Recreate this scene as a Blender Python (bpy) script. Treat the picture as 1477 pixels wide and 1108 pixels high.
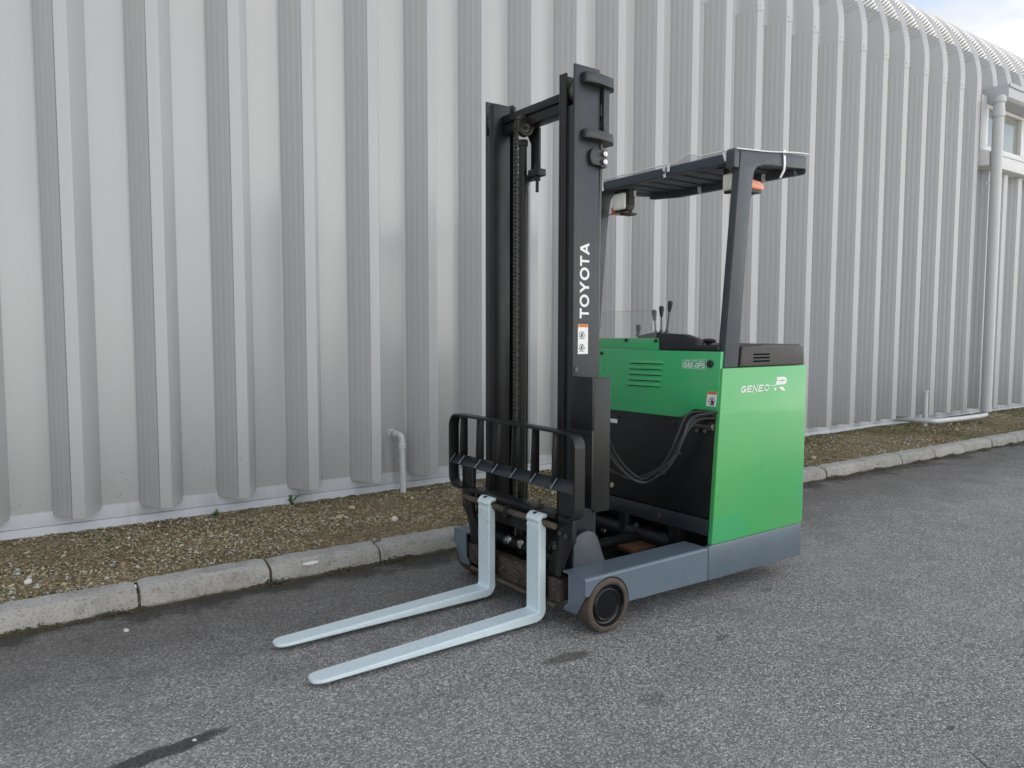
import bpy, bmesh, math, random
import numpy as np
from mathutils import Vector, Matrix
random.seed(7); rng = np.random.default_rng(11)
S = bpy.context.scene; C = S.collection
for o in list(bpy.data.objects): bpy.data.objects.remove(o)

# ------------------------------------------------------------------ camera
F_PX, YAW, PITCH, ROLL, CAM_H = 1080.36, .6063, .0694, .0018, 1.3506
cam = bpy.data.cameras.new('camera'); cam_o = bpy.data.objects.new('camera', cam); C.objects.link(cam_o)
fw = Vector((math.sin(YAW)*math.cos(PITCH), math.cos(YAW)*math.cos(PITCH), -math.sin(PITCH)))
rt = Vector((math.cos(YAW), -math.sin(YAW), 0)); up = rt.cross(fw)
r2 = rt*math.cos(ROLL)+up*math.sin(ROLL); u2 = up*math.cos(ROLL)-rt*math.sin(ROLL)
M = Matrix.Identity(4)
for i in range(3): M[i][0], M[i][1], M[i][2] = r2[i], u2[i], -fw[i]
M.translation = (0, 0, CAM_H); cam_o.matrix_world = M
cam.sensor_fit = 'HORIZONTAL'; cam.sensor_width = 36; cam.lens = F_PX/1477*36
cam.clip_start = .05; cam.clip_end = 2000; S.camera = cam_o

# ------------------------------------------------------------------ world, sun, exposure
SUN_EL, SUN_AZ = math.radians(43), math.radians(-31)      # azimuth from +Y towards +X: behind the warehouse
sd = Vector((math.sin(SUN_AZ)*math.cos(SUN_EL), math.cos(SUN_AZ)*math.cos(SUN_EL), math.sin(SUN_EL)))
W = bpy.data.worlds.new('World'); S.world = W; W.use_nodes = True
nt = W.node_tree; N = nt.nodes; L = nt.links; N.clear()
out = N.new('ShaderNodeOutputWorld'); bg = N.new('ShaderNodeBackground'); bg.inputs['Strength'].default_value = .07
sky = N.new('ShaderNodeTexSky'); sky.sky_type = 'NISHITA'; sky.sun_disc = False
sky.sun_elevation = SUN_EL; sky.sun_rotation = SUN_AZ; sky.dust_density = .8; sky.air_density = 1.0
tc = N.new('ShaderNodeTexCoord'); mp = N.new('ShaderNodeMapping'); mp.inputs['Scale'].default_value = (1, 1, 2.2)
mp.inputs['Location'].default_value = (.33, .1, .25)
nz = N.new('ShaderNodeTexNoise'); nz.inputs['Scale'].default_value = 2.3; nz.inputs['Detail'].default_value = 7; nz.inputs['Roughness'].default_value = .55
rp = N.new('ShaderNodeValToRGB'); rp.color_ramp.elements[0].position = .38; rp.color_ramp.elements[1].position = .55
nz2 = N.new('ShaderNodeTexNoise'); nz2.inputs['Scale'].default_value = 1.6; nz2.inputs['Detail'].default_value = 5
rp2 = N.new('ShaderNodeValToRGB'); rp2.color_ramp.elements[0].position = .3; rp2.color_ramp.elements[1].position = .7
rp2.color_ramp.elements[0].color = (.62, .62, .62, 1); rp2.color_ramp.elements[1].color = (1, .975, .93, 1)
# clouds opposite the sun, out of view, are brightened to light the shaded front
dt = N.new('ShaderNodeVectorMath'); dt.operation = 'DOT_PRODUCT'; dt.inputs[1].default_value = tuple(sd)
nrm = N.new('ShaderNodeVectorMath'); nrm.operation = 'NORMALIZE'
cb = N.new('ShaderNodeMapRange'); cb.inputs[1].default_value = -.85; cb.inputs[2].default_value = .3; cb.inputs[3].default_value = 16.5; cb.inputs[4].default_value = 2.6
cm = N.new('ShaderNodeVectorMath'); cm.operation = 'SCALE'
mx = N.new('ShaderNodeMix'); mx.data_type = 'RGBA'
L.new(tc.outputs['Generated'], mp.inputs['Vector']); L.new(mp.outputs[0], nz.inputs['Vector']); L.new(mp.outputs[0], nz2.inputs['Vector'])
L.new(nz.outputs['Fac'], rp.inputs['Fac']); L.new(nz2.outputs['Fac'], rp2.inputs['Fac'])
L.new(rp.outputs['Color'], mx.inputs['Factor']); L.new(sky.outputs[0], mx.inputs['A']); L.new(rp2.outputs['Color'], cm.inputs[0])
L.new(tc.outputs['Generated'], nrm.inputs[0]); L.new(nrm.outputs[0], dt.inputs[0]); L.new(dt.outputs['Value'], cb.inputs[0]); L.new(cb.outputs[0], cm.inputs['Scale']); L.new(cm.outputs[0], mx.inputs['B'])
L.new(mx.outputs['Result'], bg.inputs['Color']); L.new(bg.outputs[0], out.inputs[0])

sl = bpy.data.lights.new('sun', 'SUN'); sl.energy = 3.2; sl.angle = math.radians(.5); sl.color = (1, .93, .82)
so = bpy.data.objects.new('sun', sl); C.objects.link(so); so.rotation_euler = (-sd).to_track_quat('-Z', 'Y').to_euler()
so.location = (0, 0, 30)
vs = S.view_settings; vs.view_transform = 'Standard'; vs.look = 'None'; vs.gamma = 1; vs.exposure = 2.05; vs.use_curve_mapping = False
S.display_settings.display_device = 'sRGB'
S.render.engine = 'CYCLES'
S.cycles.use_denoising = True
try: S.cycles.denoising_input_passes = 'RGB_ALBEDO_NORMAL'; S.cycles.denoising_prefilter = 'ACCURATE'
except Exception: pass
S.cycles.max_bounces = 8; S.cycles.transparent_max_bounces = 12; S.cycles.caustics_reflective = False; S.cycles.caustics_refractive = False
S.render.film_transparent = False

# ------------------------------------------------------------------ materials
class G:
    """small node-graph helper"""
    def __init__(s, name, world=False):
        s.m = bpy.data.materials.new(name); s.m.use_nodes = True; s.t = s.m.node_tree; s.n = s.t.nodes; s.l = s.t.links
        s.b = s.n['Principled BSDF']
        s.tc = s.n.new('ShaderNodeTexCoord'); s.pos = s.n.new('ShaderNodeNewGeometry').outputs['Position'] if world else s.tc.outputs['Object']
    def lk(s, a, b): s.l.new(a, b)
    def vec(s, scale=(1, 1, 1), loc=(0, 0, 0)):
        m = s.n.new('ShaderNodeMapping'); m.inputs['Scale'].default_value = scale; m.inputs['Location'].default_value = loc
        s.lk(s.pos, m.inputs['Vector']); return m.outputs[0]
    def noise(s, scale, det=4, rough=.55, v=None, dist=0):
        n = s.n.new('ShaderNodeTexNoise'); n.inputs['Scale'].default_value = scale; n.inputs['Detail'].default_value = det
        n.inputs['Roughness'].default_value = rough; n.inputs['Distortion'].default_value = dist
        s.lk(v if v is not None else s.pos, n.inputs['Vector']); return n.outputs['Fac']
    def voro(s, scale, v=None, feat='F1'):
        n = s.n.new('ShaderNodeTexVoronoi'); n.inputs['Scale'].default_value = scale; n.feature = feat
        s.lk(v if v is not None else s.pos, n.inputs['Vector']); return n
    def ramp(s, fac, stops):
        r = s.n.new('ShaderNodeValToRGB'); e = r.color_ramp.elements
        while len(e) < len(stops): e.new(.5)
        for el, (p, c) in zip(e, stops):
            el.position = p; el.color = (c, c, c, 1) if not hasattr(c, '__len__') else (*c, 1)
        s.lk(fac, r.inputs['Fac']); return r.outputs['Color']
    def mix(s, fac, a, b, mode='MIX'):
        m = s.n.new('ShaderNodeMix'); m.data_type = 'RGBA'; m.blend_type = mode
        for k, x in (('Factor', fac), ('A', a), ('B', b)):
            if isinstance(x, (int, float)): m.inputs[k].default_value = x if k == 'Factor' else (x, x, x, 1)
            elif hasattr(x, '__len__'): m.inputs[k].default_value = (*x, 1)
            else: s.lk(x, m.inputs[k])
        return m.outputs['Result']
    def math(s, op, a, b=None, clamp=False):
        m = s.n.new('ShaderNodeMath'); m.operation = op; m.use_clamp = clamp
        for i, x in enumerate((a, b)):
            if x is None: continue
            if isinstance(x, (int, float)): m.inputs[i].default_value = x
            else: s.lk(x, m.inputs[i])
        return m.outputs[0]
    def sep(s):
        n = s.n.new('ShaderNodeSeparateXYZ'); s.lk(s.pos, n.inputs[0]); return n.outputs
    def mr(s, v, a, b, lo=0, hi=1):
        m = s.n.new('ShaderNodeMapRange'); m.interpolation_type = 'SMOOTHSTEP'
        s.lk(v, m.inputs[0])
        for i, x in enumerate((a, b, lo, hi)): m.inputs[i+1].default_value = x
        return m.outputs[0]
    def bump(s, h, strength=.3, dist=.01, prev=None):
        n = s.n.new('ShaderNodeBump'); n.inputs['Strength'].default_value = strength; n.inputs['Distance'].default_value = dist
        s.lk(h, n.inputs['Height'])
        if prev is not None: s.lk(prev, n.inputs['Normal'])
        return n.outputs[0]
    def out(s, col=None, rough=None, metal=None, normal=None, spec=None, coat=None):
        b = s.b
        for k, x in (('Base Color', col), ('Roughness', rough), ('Metallic', metal), ('Specular IOR Level', spec), ('Coat Weight', coat)):
            if x is None: continue
            if isinstance(x, (int, float)): b.inputs[k].default_value = x
            elif hasattr(x, '__len__'): b.inputs[k].default_value = (*x, 1)
            else: s.lk(x, b.inputs[k])
        if normal is not None: s.lk(normal, b.inputs['Normal'])
        return s.m

def paint(name, col, rough=.4, wear=.12, grime=(.05, .045, .04), gscale=6, coat=0, bump=.03, metal=0, gamt=.35, spec=.5):
    g = G(name)
    n = g.noise(gscale, 6, .6); n2 = g.noise(gscale*9, 4, .6); n3 = g.noise(gscale*.25, 3)
    c = g.mix(g.ramp(n, [(.35, 0), (.7, wear)]), col, tuple(min(1, x*1.5+.02) for x in col))
    c = g.mix(g.math('MULTIPLY', g.ramp(n2, [(.52, 0), (.75, 1)]), g.math('MULTIPLY', g.ramp(n3, [(.4, 0), (.65, 1)]), gamt)), c, grime)
    sc_ = g.noise(5, 3, .5, g.vec((6, 6, 60))); sc2 = g.noise(9, 3, .6)
    c = g.mix(g.math('MULTIPLY', g.ramp(sc_, [(.66, 0), (.70, 1)]), g.math('MULTIPLY', g.ramp(sc2, [(.55, 0), (.65, 1)]), min(.5, wear*1.6))), c, tuple(min(1, x*1.9+.05) for x in col))
    r = g.math('ADD', g.math('MULTIPLY', g.noise(gscale*3, 4), .22), rough-.11)
    return g.out(c, r, metal, g.bump(n2, bump, .004), spec, coat)

MAT = {}
def M_(k, *a, **kw): MAT[k] = paint(k, *a, **kw)
M_('mast_paint', (.022, .026, .030), .36, .2, gamt=.3, spec=.45)
M_('black_paint', (.009, .009, .0095), .40, .25, (.04, .035, .03), gamt=.5, spec=.4)
M_('black_plastic', (.018, .018, .018), .5, .2, (.06, .055, .05), gamt=.4)
M_('dusty_plastic', (.045, .042, .040), .55, .3, (.09, .08, .07), gamt=.5, gscale=9)
M_('slate_paint', (.115, .150, .182), .34, .2, (.075, .07, .065), gamt=.45, coat=.15)
M_('guard_paint', (.050, .060, .068), .45, .12, (.09, .085, .08), gamt=.2)
M_('guard_under', (.042, .055, .07), .5, .12, gamt=.15)
M_('fork_paint', (.65, .765, .79), .38, .18, (.36, .37, .36), gamt=.5, gscale=6)
M_('tyre_rubber', (.066, .047, .034), .75, .6, (.13, .10, .07), gamt=.9, gscale=18)
M_('rim_black', (.006, .006, .0065), .2, .1, gamt=.2, spec=.3)
M_('hose_rubber', (.045, .045, .046), .33, .2, gamt=.3)
M_('zinc', (.55, .55, .53), .3, .1, metal=1, gamt=.4)
M_('dark_steel', (.11, .10, .09), .45, .3, (.05, .04, .03), metal=.7, gamt=.6, gscale=14)
M_('chain_steel', (.05, .047, .042), .45, .4, (.02, .02, .02), metal=.5, gamt=.6, gscale=30)
M_('white_print', (.80, .81, .79), .45, .02, gamt=.05)
M_('white_plastic', (.82, .83, .85), .35, .02, gamt=.1)
M_('orange_print', (.72, .24, .06), .45, .05, gamt=.1)
M_('dark_print', (.06, .035, .035), .5, .05, gamt=.05)
M_('pvc_pipe', (.56, .57, .56), .38, .1, (.22, .21, .19), gamt=.35, gscale=4)
M_('drain_pipe_paint', (.52, .52, .515), .4, .06, (.3, .29, .27), gamt=.25, gscale=2)
M_('frame_white', (.68, .68, .66), .4, .06, (.3, .29, .27), gamt=.25, gscale=3)
M_('canopy_paint', (.50, .51, .52), .45, .08, (.25, .24, .22), gamt=.3, gscale=2)
M_('pale_stone', (.62, .60, .55), .7, .2, (.3, .28, .22), gamt=.4, gscale=30)
M_('tan_stone', (.42, .34, .24), .8, .3, (.2, .16, .1), gamt=.4, gscale=30)
M_('leaf', (.06, .12, .03), .55, .3, (.1, .1, .03), gamt=.3, gscale=30)
M_('slot_shade_black', (.002, .002, .002), .95, .0, gamt=0, spec=.05)  # near-black for openings, their shaded depth put in as colour
M_('roof_sheet', (.5, .5, .5), .5, .1)

def green_mat():
    g = G('green_paint'); base = (.048, .47, .17)
    n = g.noise(3.2, 5, .5, dist=.4); n2 = g.noise(40, 4); n4 = g.noise(1.1, 3)
    c = g.mix(g.ramp(n4, [(.35, 0), (.7, .45)]), base, (.07, .46, .16))
    c = g.mix(g.ramp(n, [(.6, 0), (.66, .55)]), c, (.03, .43, .19))          # touched-up patches
    c = g.mix(g.math('MULTIPLY', g.ramp(n2, [(.55, 0), (.8, 1)]), .12), c, (.03, .16, .06))
    sc_ = g.ramp(g.noise(7, 4, .6, g.vec((3, 3, 26))), [(.63, 0), (.69, 1)]); c = g.mix(g.math('MULTIPLY', sc_, g.math('MULTIPLY', g.ramp(g.noise(4.5, 3), [(.5, 0), (.62, 1)]), .28)), c, (.16, .42, .22))
    du_ = g.ramp(g.noise(2.2, 6, .7), [(.45, 0), (.75, 1)]); c = g.mix(g.math('MULTIPLY', du_, .14), c, (.20, .26, .16))
    r = g.math('ADD', g.math('ADD', g.math('MULTIPLY', g.noise(14, 4), .16), g.math('MULTIPLY', du_, .14)), .22)
    return g.out(c, r, 0, g.bump(g.noise(3, 2), .10, .02), .5, .2)
MAT['green_paint'] = green_mat()
def green_side_mat():
    g = G('green_side_paint'); x = g.sep()
    n = g.noise(5, 4, .5); n4 = g.noise(1.3, 3); n2 = g.noise(40, 4)
    c = g.mix(g.ramp(n4, [(.35, 0), (.7, .6)]), (.085, .43, .125), (.06, .40, .12))
    # two fresher touched-up patches: front bottom corner and rear edge
    def blob(px, pz, rx, rz):
        a = g.math('DIVIDE', g.math('SUBTRACT', x[0], px), rx); b = g.math('DIVIDE', g.math('SUBTRACT', x[2], pz), rz)
        d = g.math('SQRT', g.math('ADD', g.math('MULTIPLY', a, a), g.math('MULTIPLY', b, b)))
        return g.mr(g.math('ADD', d, g.math('MULTIPLY', g.math('SUBTRACT', n, .5), 1.3)), .86, 1.08, 1, 0)
    c = g.mix(g.math('MULTIPLY', blob(.90, .33, .24, .105), .6), c, (.045, .43, .17))
    c = g.mix(g.math('MULTIPLY', blob(1.63, .50, .07, .13), .5), c, (.045, .41, .17))
    c = g.mix(g.math('MULTIPLY', g.ramp(n2, [(.55, 0), (.8, 1)]), .1), c, (.05, .2, .07))
    sc_ = g.ramp(g.noise(7, 4, .6, g.vec((3, 3, 26))), [(.63, 0), (.69, 1)]); c = g.mix(g.math('MULTIPLY', sc_, g.math('MULTIPLY', g.ramp(g.noise(4.5, 3), [(.5, 0), (.62, 1)]), .28)), c, (.16, .42, .22))
    du_ = g.ramp(g.noise(2.2, 6, .7), [(.45, 0), (.75, 1)]); c = g.mix(g.math('MULTIPLY', du_, .14), c, (.20, .26, .16))
    r = g.math('ADD', g.math('ADD', g.math('MULTIPLY', g.noise(14, 4), .16), g.math('MULTIPLY', du_, .14)), .22)
    return g.out(c, r, 0, g.bump(g.noise(2.5, 2), .10, .02), .5, .2)
MAT['green_side_paint'] = green_side_mat()

def wall_mat():
    g = G('wall_sheet', True); x = g.sep(); oi = g.n.new('ShaderNodeObjectInfo')
    v = g.vec((1.0, 1.0, .10)); n = g.noise(7, 4, .5, v); nb = g.noise(1.6, 3, .5, g.vec((1, 1, .35)))
    nd = g.noise(60, 5, .6); nm = g.noise(3.0, 5, .6)
    c = g.mix(nb, (.455, .457, .461), (.505, .505, .504))
    c = g.mix(g.math('MULTIPLY', oi.outputs['Random'], .35), c, (.435, .435, .437))
    low = g.mr(g.math('ADD', x[2], g.math('MULTIPLY', nm, .5)), .45, 1.35, 1, 0)      # splash dirt near the foot
    c = g.mix(g.math('MULTIPLY', low, .42), c, (.34, .335, .32))
    sp = g.math('MULTIPLY', g.ramp(nd, [(.63, 0), (.7, 1)]), g.math('MULTIPLY', low, .7))
    c = g.mix(sp, c, (.13, .125, .11))
    st = g.math('MULTIPLY', g.ramp(g.noise(9, 5, .6, g.vec((1, 1, .04))), [(.58, 0), (.75, 1)]), .16)
    c = g.mix(st, c, (.33, .33, .32))
    r = g.math('ADD', g.math('MULTIPLY', n, .08), .18)
    bm = g.bump(g.noise(1.6, 2, .5, g.vec((1, 1, .4))), .12, .02)
    return g.out(c, r, 0, bm, .65)
MAT['wall_sheet'] = wall_mat()

def plinth_mat():
    g = G('plinth_concrete', True); n = g.noise(3, 6, .65); nv = g.noise(5, 5, .6, g.vec((1, 1, .12))); x = g.sep()
    c = g.mix(g.ramp(n, [(.3, 0), (.75, 1)]), (.50, .52, .56), (.60, .61, .63))
    c = g.mix(g.math('MULTIPLY', g.ramp(nv, [(.5, 0), (.72, 1)]), .5), c, (.22, .21, .19))
    return g.out(c, .7, 0, g.bump(g.noise(60, 4), .2, .004))
MAT['plinth_concrete'] = plinth_mat()

def asphalt_mat():
    g = G('asphalt'); x = g.sep()
    v = g.voro(150); v2 = g.voro(330); big = g.noise(.55, 5, .6); mid = g.noise(3.2, 5, .62); fine = g.noise(26, 4, .6)
    st = g.n.new('ShaderNodeSeparateColor'); g.lk(v.outputs['Color'], st.inputs[0])
    st2 = g.n.new('ShaderNodeSeparateColor'); g.lk(v2.outputs['Color'], st2.inputs[0])
    agg = g.ramp(st.outputs[0], [(0, (.065, .065, .066)), (.38, (.15, .148, .146)), (.68, (.30, .297, .29)), (.88, (.48, .47, .455)), (.97, (.64, .62, .60)), (1, (.85, .83, .79))])
    agg2 = g.ramp(st2.outputs[1], [(0, (.06, .06, .061)), (.6, (.20, .198, .195)), (1, (.60, .59, .57))])
    c = g.mix(.33, agg, agg2)
    c = g.mix(g.mr(v.outputs['Distance'],   .0035*150, .0060*150, 0, .75), c, (.042, .042, .042))      # binder between the chippings
    c = g.mix(g.math('MULTIPLY', g.ramp(big, [(.35, 0), (.7, 1)]), .34), c, (.30, .295, .285))
    c = g.mix(g.math('MULTIPLY', g.ramp(mid, [(.45, 0), (.75, 1)]), .3), c, (.09, .088, .085))
    # broad darkening towards the kerb, then a dirty gutter at its foot
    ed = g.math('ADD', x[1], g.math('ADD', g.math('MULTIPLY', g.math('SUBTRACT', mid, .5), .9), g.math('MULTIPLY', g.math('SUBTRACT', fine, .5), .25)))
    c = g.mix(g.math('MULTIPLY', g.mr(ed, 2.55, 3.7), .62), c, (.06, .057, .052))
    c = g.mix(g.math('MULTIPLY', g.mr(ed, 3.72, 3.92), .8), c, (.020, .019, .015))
    # stains
    def blob(px, py, rx, ry, ang, amt, col, lo=.75, hi=1.1, wob=1.2):
        nonlocal c
        a = g.math('SUBTRACT', x[0], px); b = g.math('SUBTRACT', x[1], py); ca, sa = math.cos(ang), math.sin(ang)
        p = g.math('DIVIDE', g.math('ADD', g.math('MULTIPLY', a, ca), g.math('MULTIPLY', b, sa)), rx)
        q = g.math('DIVIDE', g.math('SUBTRACT', g.math('MULTIPLY', b, ca), g.math('MULTIPLY', a, sa)), ry)
        d = g.math('SQRT', g.math('ADD', g.math('MULTIPLY', p, p), g.math('MULTIPLY', q, q)))
        d = g.math('ADD', d, g.math('MULTIPLY', g.math('SUBTRACT', g.noise(11, 5, .6), .5), wob))
        c = g.mix(g.mr(d, lo, hi, amt, 0), c, col)
    blob(.40, 2.545, .22, .042, .16, .82, (.018, .018, .018))
    blob(1.92, 2.355, .13, .04, -.1, .6, (.045, .036, .028))
    blob(2.61, 2.13, .05, .02, .3, .5, (.045, .032, .024)); blob(3.3, 2.4, .06, .02, .2, .4, (.04, .03, .025))
    blob(2.50, 1.0, .11, .006, 1.0, .85, (.02, .02, .02), .6, 1.1, .7); blob(2.62, .93, .07, .004, -.4, .7, (.02, .02, .02), .6, 1.1, .7)
    blob(2.65, 1.18, .028, .012, .2, .6, (.015, .015, .015)); blob(1.95, 1.9, .07, .05, .2, .35, (.05, .037, .028))
    h = g.math('SUBTRACT', 1.0, v.outputs['Distance'])
    bm = g.bump(h, .55, .006); bm = g.bump(g.noise(6, 4), .12, .02, bm)
    c = g.mix(1.0, c, (1.30, 1.27, 1.235), 'MULTIPLY')
    return g.out(c, g.math('ADD', g.math('MULTIPLY', st.outputs[1], .3), .55), 0, bm, .4)
MAT['asphalt'] = asphalt_mat()

def kerb_mat():
    g = G('kerb_concrete', True); x = g.sep(); oi = g.n.new('ShaderNodeObjectInfo')
    n = g.noise(4, 6, .65); f = g.noise(90, 5, .6); n3 = g.noise(14, 5, .65)
    c = g.mix(g.ramp(n, [(.3, 0), (.7, 1)]), (.31, .292, .26), (.45, .43, .39))
    c = g.mix(g.math('MULTIPLY', oi.outputs['Random'], .45), c, (.29, .275, .245))
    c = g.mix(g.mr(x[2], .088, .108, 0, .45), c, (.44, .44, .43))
    c = g.mix(g.math('MULTIPLY', g.ramp(f, [(.35, 1), (.46, 0)]), .6), c, (.09, .085, .075))
    vp = g.voro(55); c = g.mix(g.math('MULTIPLY', g.ramp(vp.outputs['Distance'], [(.10, 1), (.2, 0)]), .45), c, (.06, .055, .05))
    c = g.mix(g.math('MULTIPLY', g.ramp(n3, [(.52, 0), (.72, 1)]), .45), c, (.15, .13, .10))
    c = g.mix(g.math('MULTIPLY', g.ramp(g.noise(7, 5, .7, g.vec((1, 1, 3), (3, 1, 2))), [(.56, 0), (.62, 1)]), .35), c, (.46, .45, .42))
    c = g.mix(g.mr(g.math('ADD', x[2], g.math('MULTIPLY', g.math('ADD', n3, n), .045)), .045, .07, .85, 0), c, (.05, .043, .030))   # splash line at the gutter
    return g.out(c, .85, 0, g.bump(f, .35, .004, g.bump(n3, .3, .01)), .3)
MAT['kerb_concrete'] = kerb_mat()

def soil_mat():
    g = G('verge_soil'); n = g.noise(2.2, 5, .6); f = g.noise(45, 5, .65); x = g.sep()
    c = g.mix(g.ramp(f, [(.3, 0), (.7, 1)]), (.085, .064, .038), (.25, .195, .12))
    c = g.mix(g.math('MULTIPLY', g.ramp(n, [(.45, 0), (.65, 1)]), .6), c, (.062, .066, .022))
    vo = g.voro(95); sc = g.n.new('ShaderNodeSeparateColor'); g.lk(vo.outputs['Color'], sc.inputs[0])
    c = g.mix(g.ramp(sc.outputs[0], [(.72, 0), (.78, .8)]), c, (.34, .28, .18))
    return g.out(c, .9, 0, g.bump(f, .7, .012), .2)
MAT['verge_soil'] = soil_mat()

def tint_mat(name, rough=.8):
    g = G(name); a = g.n.new('ShaderNodeAttribute'); a.attribute_name = 'tint'
    c = g.mix(g.math('MULTIPLY', g.noise(160, 3), .5), a.outputs['Color'], (.16, .13, .08))
    return g.out(c, rough, 0, None, .3)
MAT['gravel'] = tint_mat('gravel'); MAT['grass'] = tint_mat('grass', .6)

def rust_mat(name, dark, mid, hot, k=.5):
    g = G(name); n = g.noise(14, 6, .65); f = g.noise(70, 5, .6)
    c = g.mix(g.ramp(n, [(.35, 0), (.68, 1)]), dark, mid)
    c = g.mix(g.math('MULTIPLY', g.ramp(f, [(.55, 0), (.68, 1)]), k), c, hot)
    return g.out(c, .7, .1, g.bump(f, .4, .004), .4)
MAT['rusty_steel'] = rust_mat('rusty_steel', (.022, .019, .017), (.075, .055, .042), (.30, .20, .16), .6)
MAT['rust_plate'] = rust_mat('rust_plate', (.05, .028, .018), (.17, .075, .035), (.05, .03, .02))
MAT['shaft_steel'] = rust_mat('shaft_steel', (.06, .045, .033), (.15, .115, .085), (.035, .028, .022))

def clear_mat(name, tint=(1, 1, 1), gl=.08, rough=.05, white=0.0):
    m = bpy.data.materials.new(name); m.use_nodes = True; t = m.node_tree; t.nodes.clear()
    o = t.nodes.new('ShaderNodeOutputMaterial'); tr = t.nodes.new('ShaderNodeBsdfTransparent'); tr.inputs[0].default_value = (*tint, 1)
    g = t.nodes.new('ShaderNodeBsdfGlossy'); g.inputs['Roughness'].default_value = rough
    x = t.nodes.new('ShaderNodeMixShader'); x.inputs[0].default_value = gl
    t.links.new(tr.outputs[0], x.inputs[1]); t.links.new(g.outputs[0], x.inputs[2])
    last = x
    if white:
        d = t.nodes.new('ShaderNodeBsdfDiffuse'); d.inputs[0].default_value = (.85, .86, .88, 1)
        y = t.nodes.new('ShaderNodeMixShader'); y.inputs[0].default_value = white
        t.links.new(x.outputs[0], y.inputs[1]); t.links.new(d.outputs[0], y.inputs[2]); last = y
    t.links.new(last.outputs[0], o.inputs[0]); MAT[name] = m
clear_mat('clear_acrylic', (.95, .96, .95), .05, .04, .05)
clear_mat('clear_sheet', (.95, .96, .97), .10, .2, .12)

def glass_mat():
    g = G('window_glass'); return g.out((.26, .28, .26), .06, 0, None, .6)
MAT['window_glass'] = glass_mat()
def lens_mat(name, col, t=.0):
    g = G(name); n = g.noise(120, 2, .5, g.vec((1, 1, .2)))
    return g.out(g.mix(n, col, tuple(x*.8 for x in col)), .12, 0, g.bump(n, .3, .003), .6, .5)
MAT['lamp_lens'] = lens_mat('lamp_lens', (.88, .91, .78)); MAT['amber_lens'] = lens_mat('amber_lens', (.75, .20, .06))

# ------------------------------------------------------------------ mesh helpers
class MB:
    def __init__(s): s.bm = bmesh.new()
    def _merge(s, b, bev=0, seg=2, ang=30):
        bmesh.ops.recalc_face_normals(b, faces=b.faces)
        if bev:
            es = [e for e in b.edges if len(e.link_faces) == 2 and e.calc_face_angle(0) > math.radians(ang)]
            bmesh.ops.bevel(b, geom=es, offset=bev, segments=seg, profile=.5, affect='EDGES', clamp_overlap=True)
        me = bpy.data.meshes.new('t'); b.to_mesh(me); b.free(); s.bm.from_mesh(me); bpy.data.meshes.remove(me); return s
    def box(s, x0, x1, y0, y1, z0, z1, bev=0, seg=2, mat=None):
        b = bmesh.new(); bmesh.ops.create_cube(b, size=1)
        for v in b.verts: v.co = Vector(((x0+x1)/2+v.co.x*(x1-x0), (y0+y1)/2+v.co.y*(y1-y0), (z0+z1)/2+v.co.z*(z1-z0)))
        if mat is not None: b.transform(mat)
        return s._merge(b, bev, seg)
    def prism(s, pts, axis, a, b_, bev=0, seg=2, ang=30):
        b = bmesh.new()
        def P(p, t): return {'v': (p[0], t, p[1]), 'u': (t, p[0], p[1]), 'w': (p[0], p[1], t)}[axis]
        A = [b.verts.new(P(p, a)) for p in pts]; B = [b.verts.new(P(p, b_)) for p in pts]; n = len(pts)
        b.faces.new(A); b.faces.new(list(reversed(B)))
        for i in range(n): b.faces.new((A[i], B[i], B[(i+1) % n], A[(i+1) % n]))
        return s._merge(b, bev, seg, ang)
    def loft(s, secs, caps=True, bev=0):
        b = bmesh.new(); R = [[b.verts.new(p) for p in sec] for sec in secs]; n = len(R[0])
        for i in range(len(R)-1):
            for j in range(n): b.faces.new((R[i][j], R[i][(j+1) % n], R[i+1][(j+1) % n], R[i+1][j]))
        if caps: b.faces.new(list(reversed(R[0]))); b.faces.new(R[-1])
        return s._merge(b, bev)
    def tube(s, path, r, n=8, smooth=0, closed=False):
        P = [Vector(p) for p in path]
        if smooth: P = catmull(P, smooth)
        secs = []; T0 = (P[1]-P[0]).normalized(); q = T0.orthogonal().normalized()
        for i, p in enumerate(P):
            t = (P[min(i+1, len(P)-1)]-P[max(i-1, 0)]).normalized()
            q = (q-t*q.dot(t)).normalized(); k = t.cross(q); rr = r[i] if hasattr(r, '__len__') else r
            secs.append([p+(q*math.cos(2*math.pi*j/n)+k*math.sin(2*math.pi*j/n))*rr for j in range(n)])
        return s.loft(secs)
    def cyl(s, p0, p1, r, n=16, r1=None, bev=0):
        p0, p1 = Vector(p0), Vector(p1); t = (p1-p0).normalized(); q = t.orthogonal().normalized(); k = t.cross(q); r1 = r if r1 is None else r1
        return s.loft([[p+(q*math.cos(2*math.pi*j/n)+k*math.sin(2*math.pi*j/n))*rr for j in range(n)] for p, rr in ((p0, r), (p1, r1))], bev=bev)
    def lathe(s, prof, o, ax, n=32, caps=True):
        o = Vector(o); t = Vector(ax).normalized(); q = t.orthogonal().normalized(); k = t.cross(q)
        return s.loft([[o+t*h+(q*math.cos(2*math.pi*j/n)+k*math.sin(2*math.pi*j/n))*r for j in range(n)] for r, h in prof], caps)
    def poly(s, pts3):
        b = bmesh.new(); b.faces.new([b.verts.new(p) for p in pts3]); return s._merge(b)
    def mesh(s, name, smooth=35):
        me = bpy.data.meshes.new(name); s.bm.normal_update(); s.bm.to_mesh(me); s.bm.free()
        if smooth and len(me.polygons):
            me.polygons.foreach_set('use_smooth', [True]*len(me.polygons)); me.set_sharp_from_angle(angle=math.radians(smooth))
        return me
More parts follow.
